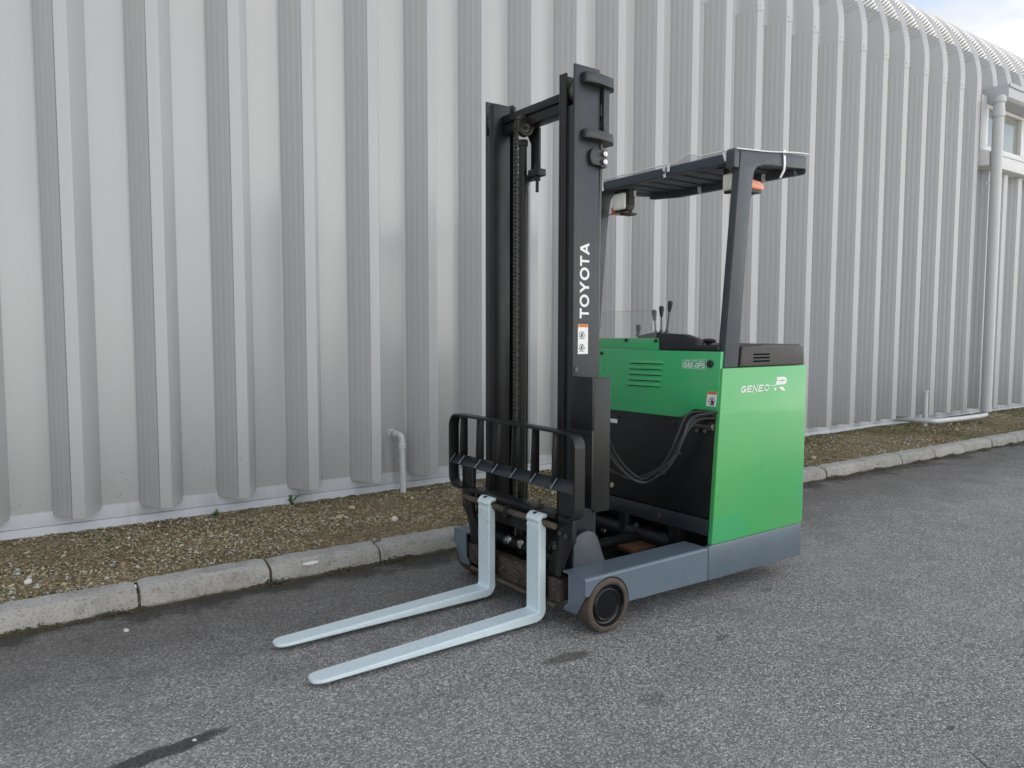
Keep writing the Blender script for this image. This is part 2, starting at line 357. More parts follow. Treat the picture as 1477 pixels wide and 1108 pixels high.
def catmull(P, k):
    Q = []
    for i in range(len(P)-1):
        a, b, c, d = P[max(i-1, 0)], P[i], P[i+1], P[min(i+2, len(P)-1)]
        for j in range(k):
            t = j/k; Q.append(.5*((2*b)+(c-a)*t+(2*a-5*b+4*c-d)*t*t+(3*b-a-3*c+d)*t**3))
    return Q+[P[-1]]
def arc(cx, cy, r, a0, a1, n): return [(cx+r*math.cos(math.radians(a0+(a1-a0)*i/n)), cy+r*math.sin(math.radians(a0+(a1-a0)*i/n))) for i in range(n+1)]

def obj(name, me, mat, parent=None, loc=None):
    if isinstance(me, MB): me = me.mesh(name)
    o = bpy.data.objects.new(name, me); C.objects.link(o)
    if mat and not len(me.materials): me.materials.append(MAT[mat])
    if parent: o.parent = parent
    if loc: o.location = loc
    return o
def tag(o, label=None, cat=None, group=None, kind=None):
    for k, v in (('label', label), ('category', cat), ('group', group), ('kind', kind)):
        if v: o[k] = v
    return o
def empty(name, loc=(0, 0, 0), rz=0):
    o = bpy.data.objects.new(name, None); C.objects.link(o); o.location = loc; o.rotation_euler = (0, 0, rz); o.empty_display_size = .2; return o
def copy(o, parent, loc=None):
    c = o.copy(); C.objects.link(c); c.parent = parent
    if loc: c.location = loc
    return c
def text_mesh(name, body, size, ext=.0006, bold=.0, shear=0, spacing=1.0):
    cu = bpy.data.curves.new(name, 'FONT'); cu.body = body; cu.size = size; cu.extrude = ext; cu.offset = bold; cu.shear = shear; cu.space_character = spacing
    cu.resolution_u = 4
    t = bpy.data.objects.new(name, cu); C.objects.link(t); bpy.context.view_layer.update()
    me = bpy.data.meshes.new_from_object(t.evaluated_get(bpy.context.evaluated_depsgraph_get())); bpy.data.objects.remove(t); me.materials.clear()
    me.name = name; return me
def fit(me, x0, x1, y0, y1, R):
    """scale flat lettering to a rectangle then map (x,y,z)->R"""
    xs = [v.co.x for v in me.vertices]; ys = [v.co.y for v in me.vertices]
    a, b, c, d = min(xs), max(xs), min(ys), max(ys)
    for v in me.vertices:
        v.co = R(x0+(v.co.x-a)/(b-a)*(x1-x0), y0+(v.co.y-c)/(d-c)*(y1-y0), v.co.z)
    return me

# ================================================================== SETTING
road = obj('asphalt_road', MB().poly([(-250, -250, 0), (250, -250, 0), (250, 4.02, 0), (-250, 4.02, 0)]), 'asphalt'); tag(road, kind='structure')

# verge: soil bed rising gently from kerb to plinth
def soil_z(x, y):
    t = np.clip((y-4.07)/(4.97-4.07), 0, 1); return .098+.09*t+.02*np.clip((x-7)/4, 0, 1)*t
gx = np.concatenate([np.arange(-4, 8, .05), np.arange(8, 24.01, .12)]); gy = np.linspace(4.06, 5.0, 22)
X, Y = np.meshgrid(gx, gy); Z = soil_z(X, Y)+rng.normal(0, .0035, X.shape)+.006*np.sin(X*3.1+Y*5)*np.cos(Y*7+X)
nx, ny = len(gx), len(gy); vid = np.arange(nx*ny).reshape(ny, nx)
me = bpy.data.meshes.new('verge'); me.from_pydata(np.stack([X, Y, Z], -1).reshape(-1, 3).tolist(), [], np.stack([vid[:-1, :-1], vid[:-1, 1:], vid[1:, 1:], vid[1:, :-1]], -1).reshape(-1, 4).tolist())
me.polygons.foreach_set('use_smooth', [True]*len(me.polygons))
verge = tag(obj('verge', me, 'verge_soil'), kind='structure')

# gravel lying on the verge (countless): one mesh of small tumbled stones
ico = bmesh.new(); bmesh.ops.create_icosphere(ico, subdivisions=1, radius=1); iv = np.array([v.co[:] for v in ico.verts]); ifc = np.array([[v.index for v in f.verts] for f in ico.faces]); ico.free()
def scatter_stones(n, xr, yr, size, seed, clump=0):
    r = np.random.default_rng(seed); x = r.uniform(*xr, n); y = r.uniform(*yr, n)
    keep = (np.sin(x*2.3+1)*np.cos(y*6+x*.7)+np.sin(x*5.1+y*9)*.6+r.normal(0, .7, n)) > clump
    x, y = x[keep], y[keep]; n = len(x); s = r.lognormal(0, .35, n)*size
    sc = np.stack([s*r.uniform(.8, 1.35, n), s*r.uniform(.7, 1.1, n), s*r.uniform(.4, .75, n)], -1); a = r.uniform(0, 6.28, n); tl = r.normal(0, .35, n)
    V = iv[None]*sc[:, None]*(1+r.normal(0, .13, (n, len(iv), 1)))
    V = np.stack([V[..., 0]*np.cos(tl)[:, None]-V[..., 2]*np.sin(tl)[:, None], V[..., 1], V[..., 0]*np.sin(tl)[:, None]+V[..., 2]*np.cos(tl)[:, None]], -1)
    ca, sa = np.cos(a)[:, None], np.sin(a)[:, None]
    V = np.stack([V[..., 0]*ca-V[..., 1]*sa+x[:, None], V[..., 0]*sa+V[..., 1]*ca+y[:, None], V[..., 2]+(soil_z(x, y)+s*.15)[:, None]], -1)
    return V, n, r
def stone_object(name, sets, palette):
    Vs, cols = [], []
    for args in sets:
        V, n, r = scatter_stones(*args); Vs.append(V)
        p = np.array(palette); c = p[r.integers(0, len(p), n)]*r.uniform(.65, 1.2, (n, 1)); cols.append(np.repeat(c[:, None], len(iv), 1))
    V = np.concatenate(Vs).reshape(-1, 3); c = np.concatenate(cols).reshape(-1, 3); n = len(V)//len(iv)
    Fc = (ifc[None]+np.arange(n)[:, None, None]*len(iv)).reshape(-1)
    me = bpy.data.meshes.new(name); me.vertices.add(len(V)); me.vertices.foreach_set('co', V.ravel().astype(np.float32))
    me.loops.add(len(Fc)); me.loops.foreach_set('vertex_index', Fc.astype(np.int32)); me.polygons.add(len(Fc)//3)
    me.polygons.foreach_set('loop_start', np.arange(0, len(Fc), 3, dtype=np.int32)); me.update(calc_edges=True)
    at = me.color_attributes.new('tint', 'FLOAT_COLOR', 'POINT'); at.data.foreach_set('color', np.concatenate([c, np.ones((len(c), 1))], 1).ravel().astype(np.float32))
    return obj(name, me, name)
PAL = [(0.52, 0.52, 0.328), (0.425, 0.306, 0.179), (0.52, 0.52, 0.463), (0.23, 0.163, 0.091), (0.52, 0.466, 0.272), (0.177, 0.127, 0.071), (0.52, 0.52, 0.52), (0.284, 0.215, 0.12), (0.253, 0.226, 0.105), (0.15, 0.108, 0.06), (0.34, 0.281, 0.144)]
gv = stone_object('gravel', [(38000, (-1.2, 3.3), (4.07, 4.97), .0050, 1, -.7), (2600, (-1.2, 3.3), (4.1, 4.97), .0085, 2, .35), (13000, (3.3, 8), (4.07, 4.97), .0072, 3, -.2), (6500, (8, 14), (4.07, 4.95), .009, 4, .3)], PAL)
tag(gv, 'loose tan gravel strewn over the verge', 'gravel', kind='stuff')

# thin grass and moss blades, thickest far along the verge
def grass_object():
    r = np.random.default_rng(5); n = 30000
    x = np.concatenate([r.uniform(-1, 6, 3500), r.uniform(5.5, 14, n-3500)]); y = r.uniform(4.1, 4.93, n)
    f = np.sin(x*1.1+2)*np.cos(y*3.5+x*.5)+.5*np.sin(x*3.7+y*4)+r.normal(0, .35, n)+(x > 6)*.35
    k = f > np.where(x > 6, .45, .62); x, y = x[k], y[k]; n = len(x); h = r.uniform(.006, .022, n)*np.where(x > 6, 1.3, .8); a = r.uniform(0, 6.28, n); w = r.uniform(.0015, .003, n)
    z = soil_z(x, y); lean = r.normal(0, .011, (n, 2))
    V = np.stack([np.stack([x+np.cos(a)*w, y+np.sin(a)*w, z], -1), np.stack([x-np.cos(a)*w, y-np.sin(a)*w, z], -1), np.stack([x+lean[:, 0], y+lean[:, 1], z+h], -1)], 1)
    p = np.array([(.10, .145, .04), (.15, .18, .05), (.20, .19, .075), (.085, .12, .03)]); c = np.repeat((p[r.integers(0, 4, n)]*r.uniform(.7, 1.2, (n, 1)))[:, None], 3, 1)
    me = bpy.data.meshes.new('grass'); me.from_pydata(V.reshape(-1, 3).tolist(), [], np.arange(3*n).reshape(-1, 3).tolist())
    at = me.color_attributes.new('tint', 'FLOAT_COLOR', 'POINT'); at.data.foreach_set('color', np.concatenate([c.reshape(-1, 3), np.ones((3*n, 1))], 1).ravel().astype(np.float32))
    return obj('grass', me, 'grass')
tag(grass_object(), 'short sparse green grass in the gravel verge', 'grass', kind='stuff')

# gutter dirt: crumbs of black soil and moss at the kerb foot
def gutter():
    r = np.random.default_rng(9); n = 11000; x = r.uniform(-.8, 12, n); am = np.clip(.55+.5*np.sin(x*6.1)*np.sin(x*2.3)+.35*np.sin(x*17), .1, 1.4); y = 3.955-np.abs(r.normal(0, .026, n))*am; s = r.uniform(.003, .0075, n)
    V = iv[None]*np.stack([s*1.3, s, s*.55], -1)[:, None]*(1+r.normal(0, .15, (n, len(iv), 1)))+np.stack([x, y, s*.3+np.clip(.028*am-(3.955-y)*1.1, 0, .05)*r.uniform(.3, 1, n)], -1)[:, None]
    c = np.array([(.03, .026, .018), (.045, .04, .024), (.05, .052, .02)])[r.integers(0, 3, n)]
    Fc = (ifc[None]+np.arange(n)[:, None, None]*len(iv)).reshape(-1, 3)
    me = bpy.data.meshes.new('gutter_dirt'); me.from_pydata(V.reshape(-1, 3).tolist(), [], Fc.tolist())
    at = me.color_attributes.new('tint', 'FLOAT_COLOR', 'POINT'); at.data.foreach_set('color', np.concatenate([np.repeat(c, len(iv), 0), np.ones((n*len(iv), 1))], 1).ravel().astype(np.float32))
    return obj('gutter_dirt', me, 'grass')
tag(gutter(), 'dark dirt crumbs gathered along the kerb foot', 'dirt', kind='stuff')

# kerb: a mortar bed with one stone after another on it
kerb = tag(obj('kerb', MB().box(-4.6, 24, 3.985, 4.085, -.1, .066), 'verge_soil'), kind='structure')
def stone_mesh(L_, seed):
    r = random.Random(seed); b = bmesh.new(); n = 14
    prof = [(3.945, -.06), (3.952, .02), (3.962, .078), (3.975, .098), (3.992, .107), (4.085, .112), (4.098, .104), (4.102, -.06)]
    R = []
    for i in range(n+1):
        x = L_*i/n; e = .005 if i in (0, n) else 0; ch_ = r.uniform(.004, .016) if i in (0, n) or r.random() < .025 else 0
        R.append([b.verts.new((x, y+(e if y < 4 else -e)+r.uniform(-.0022, .0022), z-(e if z > .05 else 0)-(ch_ if .09 < z < .109 and y < 4 else 0)+r.uniform(-.0028, .0028))) for y, z in prof])
    m = len(prof)
    for i in range(n):
        for j in range(m): b.faces.new((R[i][j], R[i+1][j], R[i+1][(j+1) % m], R[i][(j+1) % m]))
    b.faces.new(R[0]); b.faces.new(list(reversed(R[-1])))
    k = MB(); k._merge(b); return k.mesh('kerb_stone', 28)
joints = [-4.43, -3.79, -3.15, -2.51, -1.87, -1.23, -.59, -.04+.0, .541, 1.18, 1.815, 2.44, 3.08, 3.72, 4.36, 5.0, 5.64, 6.28, 6.945, 7.605, 8.28, 8.945, 9.615, 10.28]
while joints[-1] < 23: joints.append(joints[-1]+.665)
variants = {}
for i in range(len(joints)-1):
    Ln = joints[i+1]-joints[i]-.015; key = i
    if key not in variants: variants[key] = stone_mesh(Ln, i)
    obj('kerb_stone', variants[key], 'kerb_concrete', kerb, (joints[i]+.0075, random.uniform(-.005, .005), random.uniform(-.004, .003)))
bm_ = MB(); pts = [(1.40+.045*math.cos(t)*random.uniform(.6, 1.2), 3.957+.0045*math.sin(t)) for t in [i*.5236 for i in range(12)]]
bm_.prism([(a, .079+(b-3.957)*2.2) for a, b in pts], 'v', 3.9565, 3.9615)
ws = obj('white_splash', bm_, 'white_print', kerb)

# ================================================================== WAREHOUSE
wh = tag(empty('warehouse', (8, 5.2, 0)), 'long pale grey warehouse clad in tall ribbed metal sheets with a curved eave', 'warehouse')
WX, WY = 8, 5.2
PITCH_X, X_R0, YF, YP, ZB, ZS, RAD = .4519, .393, 4.772, 4.995, .3, 4.6, 1.2
# plan profile of one sheet unit, x relative to the rib's right front corner, d = depth behind the rib front
def unit_profile():
    P = [(-.3445, .223), (-.335, .223), (-.245, .2225), (-.155, .223)]
    x0, d0, x1, d1 = -.147, .222, -.064, .030; nxv, nyv = .92, .39
    for i in range(4):                                   # four shallow fluted steps on the left flank
        for t, off in ((i/4+.02, 0.0), (i/4+.15, .0019), (i/4+.22, .0005)):
            P.append((x0+(x1-x0)*t-off*nxv, d0+(d1-d0)*t-off*nyv))
    P += [(-.0635, .027), (-.0625, .0245), (-.0615, .031), (-.0595, .0245), (-.0585, .0235), (-.004, .001), (0, .0), (.005, .006), (.104, .215), (.1074, .2215)]
    return P
UP = unit_profile()
EP = [(-.3445, .223), (-.335, .223), (-.155, .223), (-.147, .222), (-.127, .176), (-.105, .125), (-.085, .078), (-.066, .034), (-.0625, .025), (-.0585, .0235), (-.004, .001), (0, .0), (.005, .006), (.104, .215), (.1074, .2215)]
def sheet(path_fn, stations, name, crimp=None, UP=UP):
    """extrude the unit profile along stations; path_fn(s, d) -> (y, z)"""
    V, Fc = [], []
    for s in stations:
        for (x, d) in UP:
            k = crimp(s, d) if crimp else 0
            fl_ = -.150 < x < -.064
            y, z = path_fn(s, d + k*(.39 if fl_ else 1)); V.append((x + (k*.92 if fl_ else 0), y-WY, z))
    m = len(UP)
    for i in range(len(stations)-1):
        for j in range(m-1): Fc.append((i*m+j, i*m+j+1, (i+1)*m+j+1, (i+1)*m+j))
    me = bpy.data.meshes.new(name); me.from_pydata(V, [], Fc); me.update()
    me.polygons.foreach_set('use_smooth', [True]*len(me.polygons))
    sh_ = me.attributes.new('sharp_edge', 'BOOLEAN', 'EDGE')
    ev = np.empty(len(me.edges)*2, np.int32); me.edges.foreach_get('vertices', ev); ev = ev.reshape(-1, 2)
    sh_.data.foreach_set('value', ((ev[:, 0] % m) == (ev[:, 1] % m)) | (crimp is not None)); return me
up_fn = lambda s, d: (YF+d, s)
full = sheet(up_fn, [ZB, 1, 2, 3, 4, 4.475], 'wall_panel'); low = sheet(up_fn, [ZB, 1.5, 3.62], 'wall_panel'); 
def eave_fn(s, d):
    d = d-.005
    if s < 0: return (YF+d, ZS+s)
    a = s; r = RAD-d; return (YF+RAD-r*math.cos(a), ZS+r*math.sin(a))
st = [-.14, -.135, 0.0, .06, .12, .18,   .24, .265]; crs = []
a = .28
while a < 1.46:
    st += [a, a+.012, a+.020, a+.028]; crs.append(a+.016); a += .0405
st += [1.5]
def crimp(s, d):
    if d < .034 or s < .27: return 0
    ph = ((s-.28+1e-6) % .0405); k = 1 if .009 < ph < .024 else 0
    return .016*k*min(1, (d-.03)/.03)
eave = sheet(eave_fn, st, 'eave_panel', crimp, EP); eave2 = sheet(eave_fn, [max(q, -.06) for q in st if q >= -.06 or q == -.14], 'eave_panel', crimp, EP)
for k in range(-11, 49):
    x = X_R0+PITCH_X*k
    obj('wall_panel', low if k >= 24 else full, 'wall_sheet', wh, (x-WX, 0, 0))
    obj('eave_panel', eave2 if k >= 24 else eave, 'wall_sheet', wh, (x-WX, 0, 0))
# screws on the sheet laps
b = MB()
for k in range(4, 30):
    x = X_R0+PITCH_X*k-WX
    for dx, dy, z in ((-.035, YF+.014, ZS-.095), (-.30, YP, ZS-.09)): b.cyl((x+dx, dy-WY+.004, z), (x+dx, dy-WY-.009, z), .009, 8)
tag(obj('lap_screw', b, 'canopy_paint', wh), kind='stuff')
x0, x1 = -4.8-WX, 22.2-WX
obj('plinth', MB().box(x0, x1, 4.972-WY, 5.3-WY, -.1, .236, .004).box(x0, x1, 4.984-WY, 5.3-WY, .238, .318, .003), 'plinth_concrete', wh)
obj('backing', MB().box(x0, x1, 5.03-WY, 5.08-WY, .32, 4.7), 'black_paint', wh)
# barrel roof behind the eave and the other walls
yr = YF+RAD-WY; zr = ZS+RAD-.02
b = MB(); R = [(yr+.02+t*1.0, zr+.16*t-.004*t*t) for t in range(0, 17)]
b.loft([[(x0, y, z), (x1, y, z), (x1, y, z-.06), (x0, y, z-.06)] for y, z in R]); obj('roof', b, 'roof_sheet', wh)
obj('end_wall', MB().prism([(4.99-WY, 0), (4.99-WY, 4.6), (5.2-WY, 5.1), (yr, 5.6), (yr+8, 5.6), (yr+16, 5.6), (yr+16, 0)], 'u', x0-.05, x0), 'roof_sheet', wh)
obj('end_wall', MB().prism([(4.99-WY, 0), (4.99-WY, 4.6), (5.2-WY, 5.1), (yr, 5.6), (yr+8, 5.6), (yr+16, 5.6), (yr+16, 0)], 'u', x1, x1+.05), 'roof_sheet', wh)
obj('rear_wall', MB().box(x0, x1, yr+16.02, yr+16.07, 0, zr+1.5), 'roof_sheet', wh)

# window bay at the far end: canopy with gutter, windows, sill band
bx0, bx1 = 10.845-WX, 22-WX; cx0 = 11.07-WX
can = obj('canopy', MB().prism([(4.78-WY, 4.62), (4.555-WY, 4.60), (4.555-WY, 4.44), (4.60-WY, 4.41), (4.98-WY, 4.41), (4.98-WY, 4.62)], 'u', cx0, bx1, .006), 'canopy_paint', wh)
obj('gutter_lip', MB().box(cx0-.01, bx1, 4.535-WY, 4.552-WY, 4.565, 4.615, .004), 'canopy_paint', can)
sill = obj('sill_band', MB().prism([(4.99-WY, 3.78), (4.772-WY, 3.775), (4.668-WY, 3.735), (4.668-WY, 3.55), (4.99-WY, 3.565)], 'u', bx0, bx1, .005), 'frame_white', wh)
obj('drip_edge', MB().box(bx0+.26, bx1, 4.655-WY, 4.668-WY, 3.715, 3.745, .003), 'frame_white', sill)
obj('jamb', MB().box(10.885-WX, 11.049-WX, 4.80-WY, 4.9-WY, 3.79, 4.50, .003), 'canopy_paint', wh)
nwin = 7; wx = 11.05-WX
for i in range(nwin):
    a0, a1 = wx+i*1.14, wx+(i+1)*1.14-.004
    f = MB().box(a0, a1, 4.80-WY, 4.90-WY, 3.79, 3.86, .004).box(a0, a1, 4.80-WY, 4.90-WY, 4.36, 4.405, .004).box(a0, a0+.06, 4.802-WY, 4.9-WY, 3.862, 4.358, .004).box(a1-.06, a1, 4.802-WY, 4.9-WY, 3.862, 4.358, .004)
    w_ = obj('window', f, 'frame_white', wh)
    obj('pane', MB().box(a0+.061, a1-.061, 4.855-WY, 4.865-WY, 3.862, 4.358), 'window_glass', w_)
    obj('blind', MB().box(a0+.062, a1-.062, 4.885-WY, 4.89-WY, 3.863, 4.357), 'frame_white', w_)
# downpipe and its ground run
dx, dy = 10.93-WX, 4.60-WY
dp = obj('downpipe', MB().cyl((dx, dy, .30), (dx-.02, dy, 4.43), .066, 24), 'drain_pipe_paint', wh)
b = MB()
for z in (1.02, 2.95): b.cyl((dx, dy, z), (dx, dy, z+.012), .069, 24)
b.cyl((dx-.02, dy, 4.16), (dx-.02, dy, 4.27), .078, 24, .072); b.cyl((dx-.02, dy, 4.34), (dx-.02, dy, 4.41), .08, 24, bev=.004)
obj('collar', b, 'drain_pipe_paint', dp)
obj('bracket', MB().cyl((dx-.008, dy, 3.30), (dx-.008, dy, 3.318), .0695, 24).box(dx-.17, dx-.02, dy+.05, dy+.06, 3.304, 3.314), 'canopy_paint', dp)
b = MB().tube([(dx, dy, .34), (dx-.01, dy, .28), (dx-.08, dy-.02, .255), (dx-.5, dy-.03, .252), (dx-1.1, dy-.05, .262), (dx-1.45, dy-.06, .27), (dx-1.53, dy-.0, .272), (dx-1.56, dy+.15, .27), (dx-1.56, dy+.4, .27)], .031, 14, 4)
obj('ground_run', b, 'pvc_pipe', dp)
# small standing vent pipe further left, and the overflow pipe beside the near ribs
obj('vent_pipe', MB().cyl((9.63-WX, 4.75-WY, .1), (9.62-WX, 4.75-WY, .60), .030, 16).cyl((9.62-WX, 4.75-WY, .60), (9.62-WX, 4.75-WY, .625), .038, 16, bev=.004), 'drain_pipe_paint', wh)
ox, oy = 2.424-WX, 4.885-WY
op = obj('overflow_pipe', MB().cyl((ox, oy, .12), (ox-.008, oy, .535), .0215, 20).tube([(ox-.008, oy, .53), (ox-.008, oy, .575), (ox-.012, oy+.012, .598), (ox-.02, oy+.035, .604), (ox-.035, oy+.13, .604)], .0215, 20, 4), 'pvc_pipe', wh)
obj('elbow', MB().cyl((ox-.008, oy, .50), (ox-.008, oy, .545), .0265, 20, bev=.003).cyl((ox-.024, oy+.045, .604), (ox-.03, oy+.085, .604), .0265, 20, bev=.003).cyl((ox-.034, oy+.106, .604), (ox-.035, oy+.116, .604), .036, 20, bev=.002), 'pvc_pipe', op)

# ================================================================== FORKLIFT
FL = tag(empty('forklift', (2.0945, 2.4524, 0), .0252), 'green and grey reach forklift with black mast and pale blue forks, parked beside the kerb', 'forklift')
def fl(name, mb, mat, parent=None, label=None):
    o = obj(name, mb, mat, parent or FL)
    if label: o['label'] = label
    return o
WD = 1.09
mir = lambda v: WD-v
# --- outrigger legs and wheels
for side in (0, 1):
    V = (lambda v: v) if side == 0 else mir
    a = arc(.138, .1275, .1285, 151, -5, 16)
    m = MB().prism([(0, .2592), (0, .190), (.0256, .190)]+a+[(.311, .117), (.8195, .105), (.8195, .2592)], 'v', V(.0), V(.012))
    bent = [(V(.152), .2715), (V(.014), .2715)]+[(V(p), q) for p, q in arc(.014, .2575, .014, 90, 172, 5)]+[(V(.0), .2594), (V(.0065), .2594)]+[(V(p), q) for p, q in arc(.014, .2575, .0075, 165, 90, 4)]+[(V(.152), .265)]
    m.prism(bent, 'u', -.001, .8195)
    m.prism([(V(.0125), .264), (V(.0125), .183), (V(.063), .094), (V(.146), .09), (V(.149), .106), (V(.118), .132), (V(.118), .264)], 'u', .0, .012, .002)
    m.box(.36, .8195, min(V(.0145), V(.15)), max(V(.0145), V(.15)), .106, .118).box(.30, .8195, min(V(.105), V(.117)), max(V(.105), V(.117)), .118, .257)
    fl('outrigger_leg', m, 'slate_paint')
    fl('wheel_axle', MB().cyl((.138, V(.04), .127), (.138, V(.13), .127), .03, 16).box(.05, .23, min(V(.1), V(.116)), max(V(.1), V(.116)), .1, .256), 'black_paint')
    wv = V(-.006); ax = (0, 1 if side == 0 else -1, 0)
    t = fl('wheel', MB().lathe([(.1005, .02), (.098, .004), (.104, .0), (.116, .001), (.1225, .006), (.125, .016), (.1255, .05), (.125, .08), (.121, .09), (.1, .093)], (.138, wv, .127), ax, 48, False), 'tyre_rubber')
    fl('rim', MB().lathe([(.1005, .018), (.0985, .005), (.094, .004), (.091, .008), (.088, .016), (.080, .0185), (.076, .0145), (.073, .0115), (.069, .0105), (.066, .012), (.064, .0155), (.040, .0145), (.0, .0135)], (.138, wv, .127), ax, 48, False), 'rim_black', t)
    fl('hub_ring', MB().lathe([(.070, .0102), (.072, .0106), (.072, .016), (.070, .016), (.070, .0102)], (.138, wv, .127), ax, 48, False), 'black_plastic', t)
# --- chassis base and body
for a_, b_ in ((-.004, .022), (1.068, 1.094)):
    fl('chassis_base', MB().prism([(.8215, .103), (1.612, .0955), (1.619, .102), (1.621, .2805), (.8405, .2805), (.8215, .272)], 'v', a_, b_, .004), 'slate_paint')
sp = [(.8405, .2825)]+[(1.595, .2825)]+arc(1.595, .3125, .03, -75, 0, 5)+[(1.6245, 1.166), (1.62, 1.1705), (.8985, 1.1705)]
fl('chassis_core', MB().box(.95, 1.58, .0225, 1.0675, .1, .28), 'black_paint')
side_p = fl('side_panel', MB().prism(sp, 'v', -.006, .022, .006, 3), 'green_side_paint')
fl('side_panel', MB().prism(sp, 'v', 1.068, 1.096, .006, 3), 'green_side_paint')
lean = lambda w: .8216+.0653*w
fl('body_core', MB().prism([(lean(.33)+.03, .33), (lean(1.17)+.03, 1.17), (1.6, 1.17), (1.6, .2815), (1.0, .2815), (.98, .33)], 'v', .0235, 1.0665), 'black_paint')
fp = fl('front_plate', MB().prism([(lean(.41), .41), (lean(.952), .952), (lean(.952)+.018, .952), (lean(.41)+.018, .41)], 'v', .026, 1.06, .002), 'black_paint')
fl('front_flange', MB().prism([(lean(.323)-.006, .323), (lean(.404)-.006, .404), (lean(.404)+.02, .404), (lean(.323)+.02, .323)], 'v', .026, 1.06, .003), 'mast_paint', fp)
for v, w in ((.703, .864), (.29, .868), (.64, .36), (.36, .365)): fl('bolt', MB().cyl((lean(w)-.001-(.006 if w < .4 else 0), v, w), (lean(w)-.007-(.006 if w < .4 else 0), v, w), .011, 12, bev=.002), 'black_plastic', fp)
fl('bolt', MB().cyl((lean(.36)-.006, .355, .362), (lean(.36)-.0095, .355, .362), .017, 14), 'shaft_steel', fp, 'pale worn patch bolt')
fl('tag_plate', MB().box(lean(.84)-.004, lean(.84)-.0005, .715, .768, .826, .848), 'white_print', fp)
# green front cover, on the same lean as the side panel's front edge
def lp(v, w, off=0): return (lean(w)-off, v, w)
def leanprism(poly, off0, off1, bev=0):
    m = MB(); return m.loft([[lp(v, w, off0) for v, w in poly], [lp(v, w, off1) for v, w in poly]], True, bev)
cov = fl('front_cover', leanprism([(.008, .956), (.158, .954), (.238, .905), (.30, .903), (.90, .899), (.90, 1.2505), (.008, 1.2535)], .004, -.02, .003), 'green_paint')
strip = fl('top_strip', leanprism([(.428, 1.2525), (.925, 1.2525), (.925, 1.315), (.428, 1.3185)], .002, -.02, .003), 'green_paint', cov)
for i in range(5):
    w = 1.1765-i*.0312
    m = MB(); v0, v1 = .645-i*-.003, .378+i*.003
    secs = []
    for t, s in ((0, .0), (.07, .9), (.5, 1), (.93, .9), (1, .0)):
        v = v0+(v1-v0)*t; ww = w+.004*t
        secs.append([lp(v, ww+.017, .0035), lp(v, ww+.004, .0035+.011*s+.0002), lp(v, ww, .0035+.009*s+.0001), lp(v, ww-.0005, .0035)])
    m.loft(secs); fl('louver', m, 'green_paint', cov)
    fl('louver_shade', leanprism([(v1+.012, w-.0008), (v0-.012, w-.0048), (v0-.012, w-.0012), (v1+.012, w+.0028)], .0046, .003), 'slot_shade_black', cov)  # thin black strip paints the shade under each louver
fl('knob', MB().lathe([(.0185, 0), (.0195, .006), (.017, .014), (.009, .0165), (0, .017)], lp(.067, 1.191, .004), (-1, 0, .065), 20), 'black_plastic', cov)
for v, w in ((.675, 1.305), (.447, 1.3045), (.872, 1.226)): fl('bolt', MB().cyl(lp(v, w, .003), lp(v, w, .013), .0105, 10, bev=.002), 'black_plastic', cov)
# stickers on the cover
st_ = fl('badge', MB().loft([[lp(v, w, .0052) for v, w in q] for q in [((.25, 1.1625), (.094, 1.1625), (.094, 1.211), (.25, 1.205))]]+[[lp(v, w, .004) for v, w in ((.25, 1.1625), (.094, 1.1625), (.094, 1.211), (.25, 1.205))]]), 'white_print', cov)
fl('badge_field', MB().loft([[lp(v, w, .0056) for v, w in q] for q in [((.2475, 1.1645), (.0965, 1.1645), (.0965, 1.2088), (.2475, 1.203))]]+[[lp(v, w, .0053) for v, w in ((.2475, 1.1645), (.0965, 1.1645), (.0965, 1.2088), (.2475, 1.203))]]), 'green_paint', st_) if False else None
R_cov = lambda off: (lambda x, y, z: Vector(lp(-x, y, off+abs(z))))
# badge drawn as a white outline and white letters on the green
bpy.data.objects.remove(st_)
bd = MB()
q = [(.25, 1.1625), (.094, 1.1625), (.094, 1.2105), (.25, 1.205)]
for i in range(4):
    (a0, b0), (a1, b1) = q[i], q[(i+1) % 4]; dv, dw = a1-a0, b1-b0; Ls = math.hypot(dv, dw); nx_, nw_ = -dw/Ls*.0009, dv/Ls*.0009
    bd.loft([[lp(a0+nx_, b0+nw_, o), lp(a1+nx_, b1+nw_, o), lp(a1-nx_, b1-nw_, o), lp(a0-nx_, b0-nw_, o)] for o in (.0052, .0041)])
for k in range(3): 
    for j in range(5): bd.loft([[lp(v, w, o) for v, w in ((.233-k*.046-j*.0068, 1.1995), (.228-k*.046-j*.0068, 1.1995), (.228-k*.046-j*.0068, 1.2035), (.233-k*.046-j*.0068, 1.2035))] for o in (.0052, .0041)])
badge = fl('badge', bd, 'white_print', cov)
def ringp(cx, cy, rx, ry, a0, a1, n=12): return [(cx+rx*math.cos(math.radians(a0+(a1-a0)*i/n)), cy+ry*math.sin(math.radians(a0+(a1-a0)*i/n))) for i in range(n+1)]
